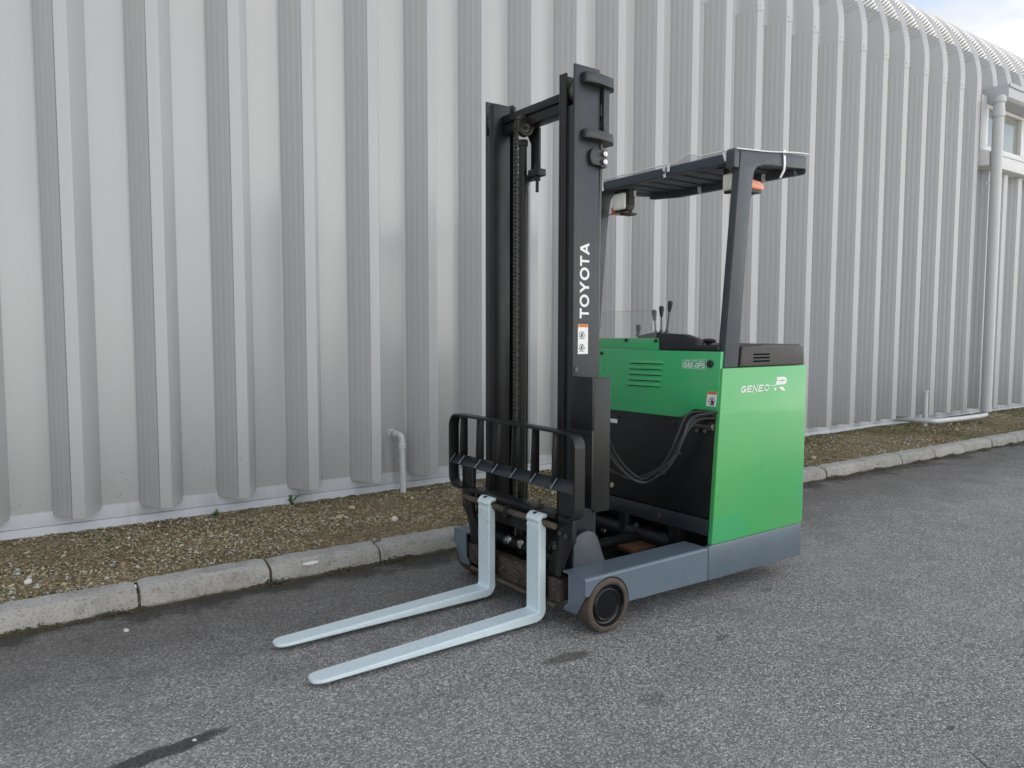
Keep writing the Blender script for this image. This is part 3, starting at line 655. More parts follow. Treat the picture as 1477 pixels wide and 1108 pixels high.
GLY = {'G': [ringp(.52, .5, .42, .40, 45, 330, 14), [(.92, .45), (.55, .45)], [(.9, .47), (.9, .12)]], 'E': [[(.12, .1), (.12, .9)], [(.1, .9), (.92, .9)], [(.1, .5), (.82, .5)], [(.1, .1), (.92, .1)]],
       'N': [[(.12, .0), (.12, 1)], [(.14, .95), (.86, .05)], [(.88, 0), (.88, 1)]], 'O': [ringp(.5, .5, .40, .40, 0, 360, 18)], 'P': [[(.12, 0), (.12, 1)], [(.1, .9), (.55, .9)]+ringp(.58, .675, .3, .225, 90, -90, 8)+[(.1, .45)]],
       'S': [[(.88, .86), (.72, .9), (.4, .9)]+ringp(.36, .705, .24, .195, 90, 270, 6)+[(.62, .51)]+ringp(.62, .305, .26, .205, 90, -90, 6)+[(.3, .1), (.1, .16)]], 'A': [[(.06, 0), (.48, .95)], [(.94, 0), (.52, .95)], [(.25, .32), (.75, .32)]],
       '&': [ringp(.42, .74, .2, .18, -60, 250, 10)+[(.9, .1)], ringp(.42, .3, .3, .22, 100, 380, 10)]}
def word(body, x0, x1, y0, y1, thick, shear, R, z0, z1, gap=.14):
    """one mesh of flat stroked capitals filling a rectangle; R(x, y, z) places them"""
    m = MB(); n = len(body); zc = z1; cw = (x1-x0)/(n+gap*(n-1)); H = y1-y0
    for i, ch in enumerate(body):
        ox = x0+i*cw*(1+gap)
        for pl_ in GLY[ch]:
            Q = [(ox+(px*cw)+shear*py*H, y0+py*H) for px, py in pl_]
            for (a, b_), (c, d) in zip(Q, Q[1:]):
                l = math.hypot(c-a, d-b_) or 1; tx, ty = (c-a)/l*thick*.42, (d-b_)/l*thick*.42; nx_, ny_ = -(d-b_)/l*thick/2, (c-a)/l*thick/2
                qd = [(a-tx+nx_, b_-ty+ny_), (c+tx+nx_, d+ty+ny_), (c+tx-nx_, d+ty-ny_), (a-tx-nx_, b_-ty-ny_)]
                zc += 1.5e-5; m.poly([R(x, y, zc) for x, y in qd])
    return m
for body, a0, a1, w0, w1, th in (('SAS', -.245, -.184, 1.167, 1.194, .0056), ('&', -.176, -.168, 1.168, 1.180, .002), ('OPS', -.167, -.105, 1.167, 1.194, .0052)):
    obj('lettering', word(body, a0, a1, w0, w1, th, .18, R_cov(.0), 0, .0052), 'white_print', badge)
def warn_sticker(poly_v0, poly_v1, w0, w1, parent, mapf, head=.18, rings=((.5, .55, .3),)):
    """white label with an orange header and a small line drawing; mapf(v,w,off)"""
    def rect(a0, a1, b0, b1, off, th): return MB().loft([[mapf(a, b_, o) for a, b_ in ((a0, b0), (a1, b0), (a1, b1), (a0, b1))] for o in (off, off-th)])
    H = w1-w0; s_ = obj('warning_sticker', rect(poly_v0, poly_v1, w0, w1, .0009, .0009), 'white_print', parent)
    obj('header', rect(poly_v0, poly_v1, w1-H*head, w1, .0013, .0003), 'orange_print', s_)
    m = MB(); Wd = poly_v1-poly_v0
    def bar(p, q_, t):
        (a, b_), (c, d) = p, q_; l = math.hypot(c-a, d-b_) or 1; x_, y_ = -(d-b_)/l*t, (c-a)/l*t
        m.loft([[mapf(*z, o) for z in ((a+x_, b_+y_), (c+x_, d+y_), (c-x_, d-y_), (a-x_, b_-y_))] for o in (.0014, .001)])
    for j in range(3): bar((poly_v0+Wd*(.22+.24*j), w1-H*head*.5), (poly_v0+Wd*(.34+.24*j), w1-H*head*.5), H*head*.18)
    for cx, cy, rr in rings:
        cx, cy, rr = poly_v0+Wd*cx, w0+H*(1-head)*cy, abs(Wd)*rr; P = [(cx+rr*math.cos(t*.5236), cy+rr*math.sin(t*.5236)) for t in range(13)]
        for a, c in zip(P, P[1:]): bar(a, c, abs(Wd)*.022)
        bar((cx-rr*.7, cy-rr*.7), (cx+rr*.7, cy+rr*.7), abs(Wd)*.022)
        bar((cx-rr*.1, cy-rr*.6), (cx-rr*.1, cy+rr*.3), abs(Wd)*.06); bar((cx+rr*.25, cy-rr*.5), (cx+rr*.05, cy+rr*.2), abs(Wd)*.05); bar((cx-rr*.25, cy+rr*.45), (cx+rr*.1, cy+rr*.45), abs(Wd)*.05)
        bar((cx-rr*1.1, cy-rr*1.25), (cx+rr*1.2, cy-rr*1.2), abs(Wd)*.015); bar((cx+rr*1.3, cy-rr*.5), (cx+rr*1.3, cy-rr*.2), abs(Wd)*.04)
    obj('drawing', m, 'dark_print', s_); return s_
warn_sticker(.079, .018, .977, 1.052, cov, lambda v, w, o: lp(v-(w-1.0)*.05, w, .004+o), .2, ((.55, .48, .27), (.62, .3, .16)))
# --- side lettering on the green side panel (v = -.006)
R_side = lambda x, y, z: Vector((x, -.0066-abs(z), y))
obj('lettering', word('GENEO', 1.04, 1.276, 1.0415, 1.0765, .0066, .3, lambda x, y, z: Vector((x, -z, y)), 0, .0072, .16), 'white_print', side_p)
em = MB()
def plate2(pts): em.prism(pts, 'v', -.0076, -.0061)
outer = [(1.346, 1.113)]+[(1.405+.036*math.cos(math.radians(t)), 1.0915+.0215*math.sin(math.radians(t))) for t in range(80, -81, -20)]+[(1.338, 1.070)]
plate2([(1.346, 1.1125)]+[(1.404+.036*math.cos(math.radians(t)), 1.0925+.020*math.sin(math.radians(t))) for t in range(85, -1, -17)]+[(1.418, 1.0935), (1.40, 1.0965), (1.357, 1.0925), (1.352, 1.0935)])
plate2([(1.3455, 1.0905), (1.357, 1.0912), (1.40, 1.088), (1.418, 1.0912), (1.4395, 1.0912)]+[(1.404+.036*math.cos(math.radians(t)), 1.0905+.020*math.sin(math.radians(t))) for t in range(-10, -91, -16)]+[(1.338, 1.0705)])
plate2([(1.364, 1.0595), (1.404, 1.0595), (1.433, 1.0365), (1.403, 1.0365)]); plate2([(1.322, 1.0555), (1.349, 1.0555), (1.3395, 1.037)]); plate2([(1.262, 1.0735), (1.345, 1.0685), (1.346, 1.0665), (1.262, 1.0705)])
obj('emblem', em, 'white_print', side_p)
# speed stripes cutting the last letters, in the panel's own green
em = MB()
for i in range(2): em.prism([(1.205+i*.006, 1.0665-i*.0085), (1.30, 1.0655-i*.0075), (1.30, 1.0640-i*.0075), (1.205+i*.006, 1.0645-i*.0085)], 'v', -.0079, -.0062)
obj('stripe', em, 'green_side_paint', side_p)
# --- rear cover with slots
rc = fl('rear_cover', MB().prism([(1.056, 1.1725), (1.066, 1.268), (1.075, 1.279), (1.22, 1.281), (1.25, 1.287), (1.57, 1.287), (1.60, 1.276), (1.62, 1.245), (1.625, 1.1725)], 'v', .008, .60, .008, 3), 'dusty_plastic')
for w in (1.236, 1.218, 1.2): fl('slot_shade', MB().box(1.163, 1.302, .0066, .03, w-.0038, w+.0038), 'slot_shade_black', rc)  # solid black bars; the shade inside the slots is painted, not recessed
fl('clear_lip', MB().box(1.615, 1.631, .006, .05, 1.173, 1.272, .003), 'clear_acrylic', rc)
# --- control console
con = fl('console', MB().prism([(.429, 1.256), (.431, 1.338), (.42, 1.346), (.27, 1.340), (.255, 1.337), (.17, 1.313), (.166, 1.284), (.03, 1.288), (.03, 1.256)], 'u', .902, .965, .006), 'black_plastic')
fl('console', MB().prism([(.66, 1.256), (.65, 1.33), (.60, 1.34), (.53, 1.352), (.47, 1.345), (.45, 1.256)], 'u', .97, 1.06, .008), 'black_plastic')
fl('steering_knob', MB().lathe([(.0, .0), (.016, 0), (.016, .02), (.036, .026), (.04, .034), (.03, .044), (0, .046)], (1.01, .175, 1.272), (0, 0, 1), 20), 'black_plastic')
fl('console_edge', MB().box(.904, 1.05, .03, .42, 1.2535, 1.2555), 'black_paint')
for (v0, w0, v1, w1) in ((.679, 1.25, .677, 1.395), (.539, 1.33, .559, 1.477), (.501, 1.335, .502, 1.498), (.461, 1.335, .436, 1.524)):
    a0, a1 = Vector((1.0, v0, w0)), Vector((1.0, v1, w1)); d = (a1-a0).normalized(); kb = a1-d*.062
    lv = fl('control_lever', MB().cyl(a0, kb+d*.005, .0045, 10).lathe([(.016, -.01), (.013, .004), (.007, .02)], a0+d*(.085 if w0 < 1.3 else .012), d, 12), 'dark_steel')
    fl('lever_knob', MB().lathe([(.0, 0), (.007, .0), (.0085, .008), (.013, .034), (.0145, .05), (.011, .059), (.0, .0625)], kb, d, 16), 'black_plastic', lv)
ws_ = fl('windshield', leanprism([(.451, 1.30), (.93, 1.30), (.93, 1.469), (.462, 1.4695), (.452, 1.462)], .0035, .0005), 'clear_acrylic')
fl('sheet_edge', MB().tube([lp(.93, 1.4695, .002), lp(.462, 1.4700, .002)], .0008, 4), 'guard_paint', ws_)
# --- overhead guard: pillars, roof frame, slats, straps
def pillar(V, name='guard_pillar'):
    a0, a1 = min(V(.0), V(.045)), max(V(.0), V(.045))
    P = [(.914, 1.1725), (1.005, 2.17), (1.0125, 2.262), (1.112, 2.272), (1.25, 2.286), (1.40, 2.297), (1.5725, 2.301), (1.5725, 2.236), (1.40, 2.224), (1.27, 2.217), (1.20, 2.210), (1.15, 2.195), (1.125, 2.172), (1.116, 2.14), (1.093, 1.97), (1.0255, 1.1725)]
    return fl(name, MB().prism(P, 'v', a0, a1, .004, 2), 'guard_paint')
pl = pillar(lambda v: v); pillar(mir)
fl('corner_cap', MB().prism([(.9615, 2.17), (.965, 2.255), (.975, 2.266), (1.004, 2.262), (.9995, 2.17)], 'v', .001, .055, .004), 'guard_paint', pl)
fl('front_bar', MB().prism([(.985, 2.20), (.985, 2.246), (1.0, 2.256), (1.035, 2.258), (1.035, 2.203)], 'v', .046, 1.044, .006, 3), 'guard_under')
fl('rear_bar', MB().prism([(1.573, .0465), (1.573, .90), (1.50, 1.0435), (1.46, 1.0435), (1.535, .88), (1.535, .0465)], 'w', 2.207, 2.272, .004), 'guard_under')
fl('rear_corner', MB().prism([(1.5735, .0), (1.60, .03), (1.60, .9), (1.5735, .92)], 'w', 2.212, 2.30, .004), 'guard_under') 
for i in range(8):
    v = .09+i*.12
    fl('roof_slat', MB().box(1.036, 1.534, -.0625, .0625, -.004, .004, .002, mat=Matrix.Translation((0, v+.03, 2.247)) @ Matrix.Rotation(.07, 4, 'X')), 'guard_under')
# clear rain sheet over the roof, with a white hem
def cz(u, v): return 2.252+.052*max(0, (u-1.0)/.57)+.030*max(0, 1-abs(v-.31)/.085)*math.exp(-((u-.98)/.12)**2)+.0018*math.sin(v*17+u*5)+.002*math.sin(u*14)-.004
cu, cv = np.linspace(.975, 1.585, 13), np.linspace(-.006, 1.096, 40)
V = [(u, v, cz(u, v)+.014) for u in cu for v in cv]; n2 = len(cv)
me = bpy.data.meshes.new('rain_cover'); me.from_pydata(V, [], [(i*n2+j, i*n2+j+1, (i+1)*n2+j+1, (i+1)*n2+j) for i in range(12) for j in range(n2-1)])
rcv = obj('rain_cover', me, 'clear_sheet', FL)
fl('hem', MB().tube([(.975, v, cz(.975, v)+.012) for v in cv], .003, 6).tube([(u, -.006, cz(u, -.006)+.013) for u in cu], .0034, 6).tube([(1.585, v, cz(1.585, v)+.012) for v in cv], .004, 6), 'white_plastic', rcv)
def strap(pts, w, t=.0012):
    """flat ribbon along pts, w = half-width vector"""
    w = Vector(w); P = [Vector(p) for p in pts]; m = MB(); secs = []
    for i, p in enumerate(P):
        d = (P[min(i+1, len(P)-1)]-P[max(i-1, 0)]).normalized(); k = d.cross(w).normalized()*t
        secs.append([p-w+k, p+w+k, p+w-k, p-w-k])
    return m.loft(secs)
for pts, w in (([(1.362, -.010, 2.306), (1.362, -.009, 2.284), (1.368, -.008, 2.24), (1.376, .0, 2.205), (1.386, .03, 2.17)], (.0085, 0, 0)),
               ([(1.532, .24, 2.262), (1.531, .24, 2.215), (1.534, .236, 2.200)], (0, .012, 0)), ([(1.532, .70, 2.262), (1.531, .695, 2.215), (1.534, .69, 2.200)], (0, .012, 0)), ([(1.32, 1.041, 2.262), (1.325, 1.041, 2.20), (1.325, 1.05, 2.17)], (.012, 0, 0)),
               ([(.977, .482, 2.268), (.979, .482, 2.248), (.979, .478, 2.215), (.981, .476, 2.197)], (0, .0085, 0)), ([(.977, .448, 2.266), (.977, .447, 2.222)], (0, .0095, 0)),
               ([(.98, .978, 2.262), (.979, .975, 2.225), (.98, .972, 2.197)], (0, .012, 0)), ([(.983, .085, 2.266), (.975, .072, 2.24), (.975, .062, 2.21)], (0, .009, 0))):
    fl('cover_strap', strap(pts, w), 'white_plastic')
fl('strap_stud', MB().cyl((1.362, -.010, 2.284), (1.362, -.014, 2.284), .007, 10).cyl((.975, .48, 2.222), (.979, .48, 2.222), .009, 10), 'dark_steel')
# --- work lights and amber signals
for v0, v1, w0, w1 in ((.848, .948, 2.082, 2.180), (.038, .138, 2.078, 2.164)):
    m = MB().prism([(1.062, w0-.012), (1.062, w1+.004), (1.105, w1), (1.127, w1-.02), (1.127, w0+.012), (1.105, w0-.008)], 'v', v0-.007, v1+.007, .008, 2)
    m.box(1.035, 1.12, v0-.02, v1+.025, 2.193, 2.2015, .002).box(1.075, 1.105, (v0+v1)/2-.014, (v0+v1)/2+.014, w1, 2.193).box(1.068, 1.108, v0-.013, v0-.008, (w0+w1)/2-.02, 2.194).box(1.068, 1.108, v1+.008, v1+.013, (w0+w1)/2-.02, 2.194)
    hl = fl('work_light', m, 'black_plastic')
    fl('lens', MB().box(1.043, 1.063, v0, v1, w0, w1, .012, 3), 'lamp_lens', hl)
    fl('bulb', MB().lathe([(.0, 0), (.013, 0), (.015, -.002), (0, -.003)], (1.0425, (v0+v1)/2-.01, (w0+w1)/2-.005), (-1, 0, 0), 16), 'white_plastic', hl)
sg = fl('signal_lamp', MB().box(1.11, 1.26, .052, .118, 2.078, 2.094, .003).box(1.14, 1.2, .07, .1, 2.146, 2.2), 'black_plastic')
fl('lens', MB().prism([(1.12, 2.095), (1.12, 2.145), (1.245, 2.139), (1.275, 2.128), (1.275, 2.100), (1.26, 2.095)], 'v', .050, .120, .006, 2), 'amber_lens', sg)
sg = fl('signal_lamp', MB().box(1.08, 1.16, .857, .925, 2.055, 2.068, .003).box(1.10, 1.12, .858, .87, 2.06, 2.12), 'black_plastic')
fl('lens', MB().box(1.079, 1.16, .926, .998, 2.066, 2.112, .006), 'amber_lens', sg)
fl('lamp_wire', MB().tube([(1.08, .985, 2.072), (1.06, 1.02, 2.06), (1.03, 1.04, 2.04), (1.005, 1.046, 2.0)], .0028, 6, 4), 'dark_steel')
# --- mast
def chan(mb, V, u0, u1, v_web0, v_web1, v_fl, w0, w1, ft0, ft1, cut=None):
    b0 = lambda a, b_: (min(V(a), V(b_)), max(V(a), V(b_)))
    mb.box(u0, u1, *b0(v_web0, v_web1), w0, w1, .002)
    a_, c_ = b0(v_web1 if v_fl > v_web0 else v_fl, v_fl if v_fl > v_web0 else v_web0)
    a_, c_ = a_+.0004, c_-.0004
    mb.box(u0+.0005, u0+ft0, a_, c_, w0, cut or w1-.001, .002); mb.box(u1-ft1, u1-.0005, a_, c_, w0, w1-.0015, .002)
for V in ((lambda v: v), mir):
    m = MB(); chan(m, V, .082, .2325, .191, .203, .243, .15, 2.541, .014, .014, 2.365)
    fl('outer_mast_rail', m, 'mast_paint')
    m = MB(); chan(m, V, .070, .172, .274, .286, .240, .16, 2.512, .013, .013)
    m.box(.19, .207, min(V(.245), V(.29)), max(V(.245), V(.29)), .16, 2.515, .002)
    fl('inner_mast_rail', m, 'black_paint')
    fl('mast_roller', MB().cyl((.135, V(.206), 2.43), (.135, V(.238), 2.43), .052, 28, bev=.004), 'dark_steel')
    fl('mast_roller', MB().cyl((.135, V(.206), .40), (.135, V(.238), .40), .05, 24, bev=.004), 'dark_steel')
fl('mast_crossbar', MB().box(.118, .2, .2875, .8025, 2.414, 2.453, .004).box(.128, .2, .288, .802, 2.366, 2.4135, .004), 'black_paint')
pu = fl('chain_pulley', MB().lathe([(.0, 0), (.012, 0), (.016, .006), (.03, .007), (.036, .001), (.046, .0), (.049, .004), (.046, .009), (.046, .023), (.049, .028), (.047, .032), (0, .032)], (.122, .600, 2.362), (0, 1, 0), 32), 'chain_steel')
fl('axle_bolt', MB().cyl((.122, .585, 2.362), (.122, .64, 2.362), .011, 8, bev=.002), 'dark_steel', pu)
fl('pulley_bracket', MB().box(.188, .204, .585, .65, 2.12, 2.365, .003).prism([(.10, 2.365), (.20, 2.365), (.20, 2.29), (.185, 2.29), (.15, 2.345)], 'v', .634, .642).cyl((.196, .578, 2.388), (.196, .584, 2.388), .008, 8), 'black_paint')
fl('chain_anchor', MB().box(.15, .205, .545, .625, 2.12, 2.155, .004).box(.15, .19, .62, .67, 2.105, 2.135, .003).cyl((.178, .582, 2.10), (.178, .582, 2.185), .017, 6).cyl((.178, .582, 2.045), (.178, .582, 2.12), .0085, 10), 'black_paint')
# roller chain: alternating link plates down from the pulley
m = MB(); w = 2.36; i = 0
while w > .42:
    for v in ((.6035, .6095), (.6225, .6285)) if i % 2 else ((.610, .6145), (.6178, .622)):
        m.prism([(.0655, w-.0095), (.068, w-.014), (.073, w-.015), (.078, w-.014), (.0805, w-.0095), (.0775, w), (.0805, w+.0095), (.078, w+.014), (.073, w+.015), (.068, w+.014), (.0655, w+.0095), (.0685, w)], 'v', *v)
    m.cyl((.073, .602, w-.0095), (.073, .630, w-.0095), .0042, 6); w -= .019; i += 1
tag(fl('lift_chain', m, 'chain_steel'), kind='stuff')
m = MB(); 
for k in range(14):
    t = k/13*math.pi; 
    cxu, cw = .122-.049*math.cos(t), 2.362+.049*math.sin(t)
    m.box(-.006, .006, .604, .628, -.005, .005, mat=Matrix.Translation((cxu, 0, cw)) @ Matrix.Rotation(-t, 4, 'Y'))
fl('chain_wrap', m, 'chain_steel', pu)
fl('lift_cylinder', MB().cyl((.15, .665, .2), (.15, .665, 2.10), .030, 20).cyl((.15, .665, 2.09), (.15, .665, 2.125), .033, 20).cyl((.15, .665, 2.12), (.15, .665, 2.285), .021, 16).cyl((.15, .665, 2.28), (.15, .665, 2.31), .026, 16, bev=.003), 'black_paint')
fl('mast_tie', MB().box(.208, .232, .2045, .8855, .30, .42, .003), 'black_paint')
# hose guides on the outside of the near rail
hoop = [(.118, .1905), (.121, .160), (.14, .153), (.20, .148), (.29, .163), (.335, .205), (.337, .30), (.30, .34), (.236, .34), (.236, .262), (.266, .255), (.266, .215), (.236, .206), (.2335, .1905)]
fl('hose_guide', MB().prism(hoop, 'w', 2.462, 2.508, .004), 'mast_paint')
fl('hose_guide', MB().prism(hoop, 'w', 2.218, 2.258, .004), 'mast_paint')
fl('guide_post', MB().box(.248, .284, .18, .25, 2.2585, 2.4615, .003), 'mast_paint')
cl = fl('hose_clamp', MB().prism([(.178, 2.108), (.168, 2.12), (.162, 2.142), (.166, 2.168), (.178, 2.18), (.228, 2.18), (.228, 2.108)], 'v', .172, .1905, .003).box(.2285, .262, .172, .215, 2.102, 2.184, .002), 'mast_paint')
for w in (2.162, 2.126): fl('bolt', MB().cyl((.244, .171, w), (.244, .160, w), .014, 6, bev=.002).cyl((.244, .161, w), (.244, .156, w), .007, 10), 'zinc', cl)
for dv, du in ((0, 0), (.02, .012)):
    fl('mast_hose', MB().tube([(.25+du, .20+dv, 2.225), (.25+du, .20+dv, 2.2), (.247+du, .20+dv, 2.05), (.242+du, .202+dv, 1.8), (.243+du, .204+dv, 1.4), (.246+du, .205+dv, .9), (.25+du, .22+dv, .6)], .0095, 8, 4), 'hose_rubber')
fl('hose_fitting', MB().cyl((.255, .205, 2.34), (.255, .205, 2.39), .014, 6).cyl((.255, .205, 2.285), (.255, .205, 2.315), .011, 6), 'dark_steel')
# TOYOTA on the near rail, reading upwards
def strokes():
    """block capitals in a unit box (x along the word, y up): list of polygons per letter"""
    T = [[(0, .8), (0, 1), (1, 1), (1, .8), (.61, .8), (.61, 0), (.39, 0), (.39, .8)]]
    Y = [[(0, 1), (.25, 1), (.5, .62), (.75, 1), (1, 1), (.61, .42), (.61, 0), (.39, 0), (.39, .42)]]
    n = 20; o = [(.5+.5*math.cos(2*math.pi*i/n), .5+.53*math.sin(2*math.pi*i/n)) for i in range(n)]; q = [(.5+.30*math.cos(2*math.pi*i/n), .5+.33*math.sin(2*math.pi*i/n)) for i in range(n)]
    O = [[o[i], o[(i+1) % n], q[(i+1) % n], q[i]] for i in range(n)]
    A = [[(0, 0), (.23, 0), (.5, .74), (.5, 1), (.385, 1)], [(1, 0), (.77, 0), (.5, .74), (.5, 1), (.615, 1)], [(.30, .2), (.70, .2), (.635, .38), (.365, .38)]]
    return {'T': T, 'Y': Y, 'O': O, 'A': A}
SK = strokes(); w = 1.413; total = 1.757-1.413
wid = {'T': .84, 'O': 1.06, 'Y': .98, 'A': 1.0}; tot = sum(wid[c] for c in 'TOYOTA')+5*.10; sc = total/tot
near_rail = [o for o in FL.children if o.name.startswith('outer_mast_rail')][0]
for ch in 'TOYOTA':
    m = MB()
    for P in SK[ch]: m.prism([(.1755-y*.055, w+x*wid[ch]*sc) for x, y in P], 'v', .1898, .1909)
    obj('letter', m, 'white_print', near_rail); w += (wid[ch]+.10)*sc
warn_sticker(.111, .172, 1.25, 1.387, near_rail, lambda u, w_, o: (u, .191-o, w_), .11, ((.38, .72, .24), (.36, .25, .24)))
# side support box over the foot of the near rail, and its twin
for V in ((lambda v: v), mir):
    b0 = lambda a, b_: (min(V(a), V(b_)), max(V(a), V(b_)))
    if V(0) > .5:
        fl('leg_bracket', MB().prism([(.063, .15), (.063, .385), (.078, .408), (.105, .424), (.15, .43), (.19, .418), (.21, .392), (.258, .27), (.258, .15)], 'v', *b0(.153, .170), .003), 'guard_paint'); continue
    m = MB().box(.070, .081, *b0(.044, .19), .915, 1.152, .002).box(.076, .0815, *b0(.055, .19), .56, .914, .002).box(.0815, .18, *b0(.044, .056), .545, 1.150, .003).box(.070, .0812, *b0(.044, .0545), .56, .9145, .002)
    m.box(.0815, .18, *b0(.056, .19), .60, 1.10)
    sb = fl('mast_support', m, 'black_paint')
    fl('bolt', MB().cyl((.19, V(.04), .66), (.19, V(.06), .66), .013, 6), 'dark_steel', sb)
    fl('bolt', MB().cyl((.10, V(.185), 1.18), (.10, V(.192), 1.18), .011, 6), 'dark_steel', sb)
    # bracket plate that carries the mast on the leg
    m = MB().prism([(.063, .15), (.063, .385), (.078, .408), (.105, .424), (.15, .43), (.19, .418), (.21, .392), (.258, .27), (.258, .15)], 'v', *b0(.153, .170), .003)
    fl('leg_bracket', m, 'guard_paint')
fl('mast_base', MB().box(.10, .26, .2, .89, .10, .19, .004).box(.19, .26, .24, .85, .19, .26, .004), 'black_paint')
# --- carriage
for V in ((lambda v: v), mir):
    P = [(.088, .63), (.19, .63), (.182, .404), (.256, .287), (.252, .225), (.169, .235), (.162, .292), (.128, .37), (.088, .41)]
    fl('carriage_arm', MB().prism([(V(a), b_) for a, b_ in P], 'u', -.002, .024, .004), 'black_paint')
    b0 = lambda a, b_: (min(V(a), V(b_)), max(V(a), V(b_)))
    fl('carriage_foot', MB().box(-.012, .05, *b0(.168, .255), .12, .224, .004), 'rusty_steel')
    fl('bolt', MB().cyl((-.002, V(.168), .44), (-.012, V(.168), .44), .011, 8, bev=.002), 'dark_steel')
    fl('bolt', MB().cyl((-.002, V(.128), .437), (-.01, V(.128), .437), .011, 8), 'dark_steel')
fl('carriage_beam', MB().box(-.024, .05, .191, .899, .502, .528, .004).box(.02, .05, .191, .899, .38, .501, .003), 'black_paint')
fl('beam_stop', MB().cyl((-.0, .79, .53), (-.0, .79, .575), .008, 8), 'dark_steel')
fl('beam_stop', MB().cyl((-.0, .33, .529), (-.0, .33, .568), .008, 8).box(-.02, .02, .318, .342, .53, .545), 'dark_steel')
sh = fl('fork_shaft', MB().cyl((-.040, .165, .478), (-.040, .925, .478), .0145, 18), 'shaft_steel')
fl('shaft_collar', MB().box(-.066, -.02, .515, .535, .445, .505, .004), 'black_paint', sh)
fl('lower_beam', MB().box(-.004, .05, .2565, .8335, .112, .222, .004), 'rusty_steel')
fl('lower_rod', MB().cyl((-.015, .2, .098), (-.015, .89, .098), .010, 12), 'shaft_steel')
fl('side_shift_cylinder', MB().cyl((.09, .30, .27), (.09, .80, .27), .028, 16).cyl((.09, .42, .27), (.09, .46, .27), .034, 16), 'black_paint')
fl('hose_union', MB().cyl((.04, .62, .30), (.02, .62, .30), .022, 8, bev=.003).cyl((.04, .515, .305), (.02, .515, .305), .020, 8, bev=.003).cyl((.02, .62, .30), (.005, .62, .30), .012, 10), 'zinc')
for k in range(4): fl('carriage_hose', MB().tube([(.05, .30+k*.02, .46), (.04, .29+k*.02, .40), (.05, .30+k*.028, .34), (.09, .36+k*.03, .30)], .008, 8, 4), 'hose_rubber')
# load backrest: bent flat-bar loop with uprights
path = [(.135, .522), (.10, .5215)]+arc(.088, .579, .058, -80, -180, 6)[0:]+[(.030, .70), (.030, .845)]+arc(.092, .845, .062, 180, 90, 6)+[(.545, .9085)]+arc(1.0, .845, .062, 90, 0, 6)+[(1.062, .70), (1.062, .60)]+arc(1.004, .579, .058, 0, -80, 6)+[(.985, .5215), (.955, .522)]
secs = []
for i, (v, w) in enumerate(path):
    (a, b_), (c, d) = path[max(i-1, 0)], path[min(i+1, len(path)-1)]; l = math.hypot(c-a, d-b_); nv, nw = -(d-b_)/l*.006, (c-a)/l*.006
    secs.append([(-.046, v+nv, w+nw), (-.046, v-nv, w-nw), (.012, v-nv, w-nw), (.012, v+nv, w+nw)])
br = fl('load_backrest', MB().loft(secs, True, .0015), 'black_paint')
fl('mid_plate', MB().prism([(-.047, .646), (-.043, .642), (.004, .672), (.008, .684), (.004, .690), (-.002, .688)], 'v', .0365, 1.0555, .001), 'mast_paint', br)
for v in (.19, .345, .5, .655, .81, .965):
    fl('backrest_bar', MB().prism([(-.040, .665), (-.030, .9018), (.008, .9018), (.008, .694)], 'v', v-.006, v+.006, .001), 'black_paint', br)
    fl('gusset', MB().cyl((-.050, v-.004, .648), (-.014, v-.004, .690), .0055, 8), 'slate_paint', br)
fl('gusset', MB().cyl((-.050, 1.05, .648), (-.014, 1.05, .690), .0055, 8), 'guard_paint', br)
# forks: one lofted bar each, blade tapering to a rounded tip, heel bend, shank and hook over the shaft
def fork(vn):
    Wf = .0985; c = vn+Wf/2; secs = []
    def sec(pu, pw, du, dw, th, wd):
        """rectangular section: centre (pu,pw), normal (du,dw), thickness, width, small chamfers"""
        h = th/2; k = min(.005, th*.3); ww = wd/2
        return [(pu+du*a, c+b_, pw+dw*a) for a, b_ in ((h, -ww+k), (h, ww-k), (h-k, ww), (-h+k, ww), (-h, ww-k), (-h, -ww+k), (-h+k, -ww), (h-k, -ww))]
    tip = -1.142
    for d, wd in ((0, .030), (.003, .050), (.009, .068), (.018, .082), (.030, .092), (.046, .0975), (.07, Wf)):
        secs.append(sec(tip+d, .026+d*.008, 0, 1, .013+d*.03, wd))
    for t in (.3, .7, 1):
        u_ = tip+.07+(-.120-tip-.07)*t; top = .034+(.0625-.034)*t; bot = .0195-.0015*t
        secs.append(sec(u_, (top+bot)/2, 0, 1, top-bot, Wf))
    cu, cw_ = -.082, .0745                      # heel bend about an inner centre
    for a in (-86, -62, -45, -30, -12, 0):
        th = .044; r = .012+th/2
        ar = math.radians(a); secs.append(sec(cu+r*math.cos(ar), cw_+r*math.sin(ar), -math.cos(ar), -math.sin(ar), th, Wf))
    for w in (.12, .40, .450): secs.append(sec(-.070+.021, w, -1, 0, .042, Wf))
    for du, w, th in ((-.056, .462, .034), (-.055, .474, .028)): secs.append(sec(du+.001, w, -1, .0, th, Wf))
    for a in (170, 140, 110, 85, 60):
        ar = math.radians(a); r = .0255; secs.append(sec(-.040+r*math.cos(ar), .4845+r*math.sin(ar), math.cos(ar), math.sin(ar), .022, Wf))
    f = fl('fork', MB().loft(secs), 'fork_paint'); 
    fl('lock_slot', MB().box(-.066, -.044, c-.004, c+.004, .515, .5225), 'black_paint', f)
    return f
fork(.2395); fork(.6475)
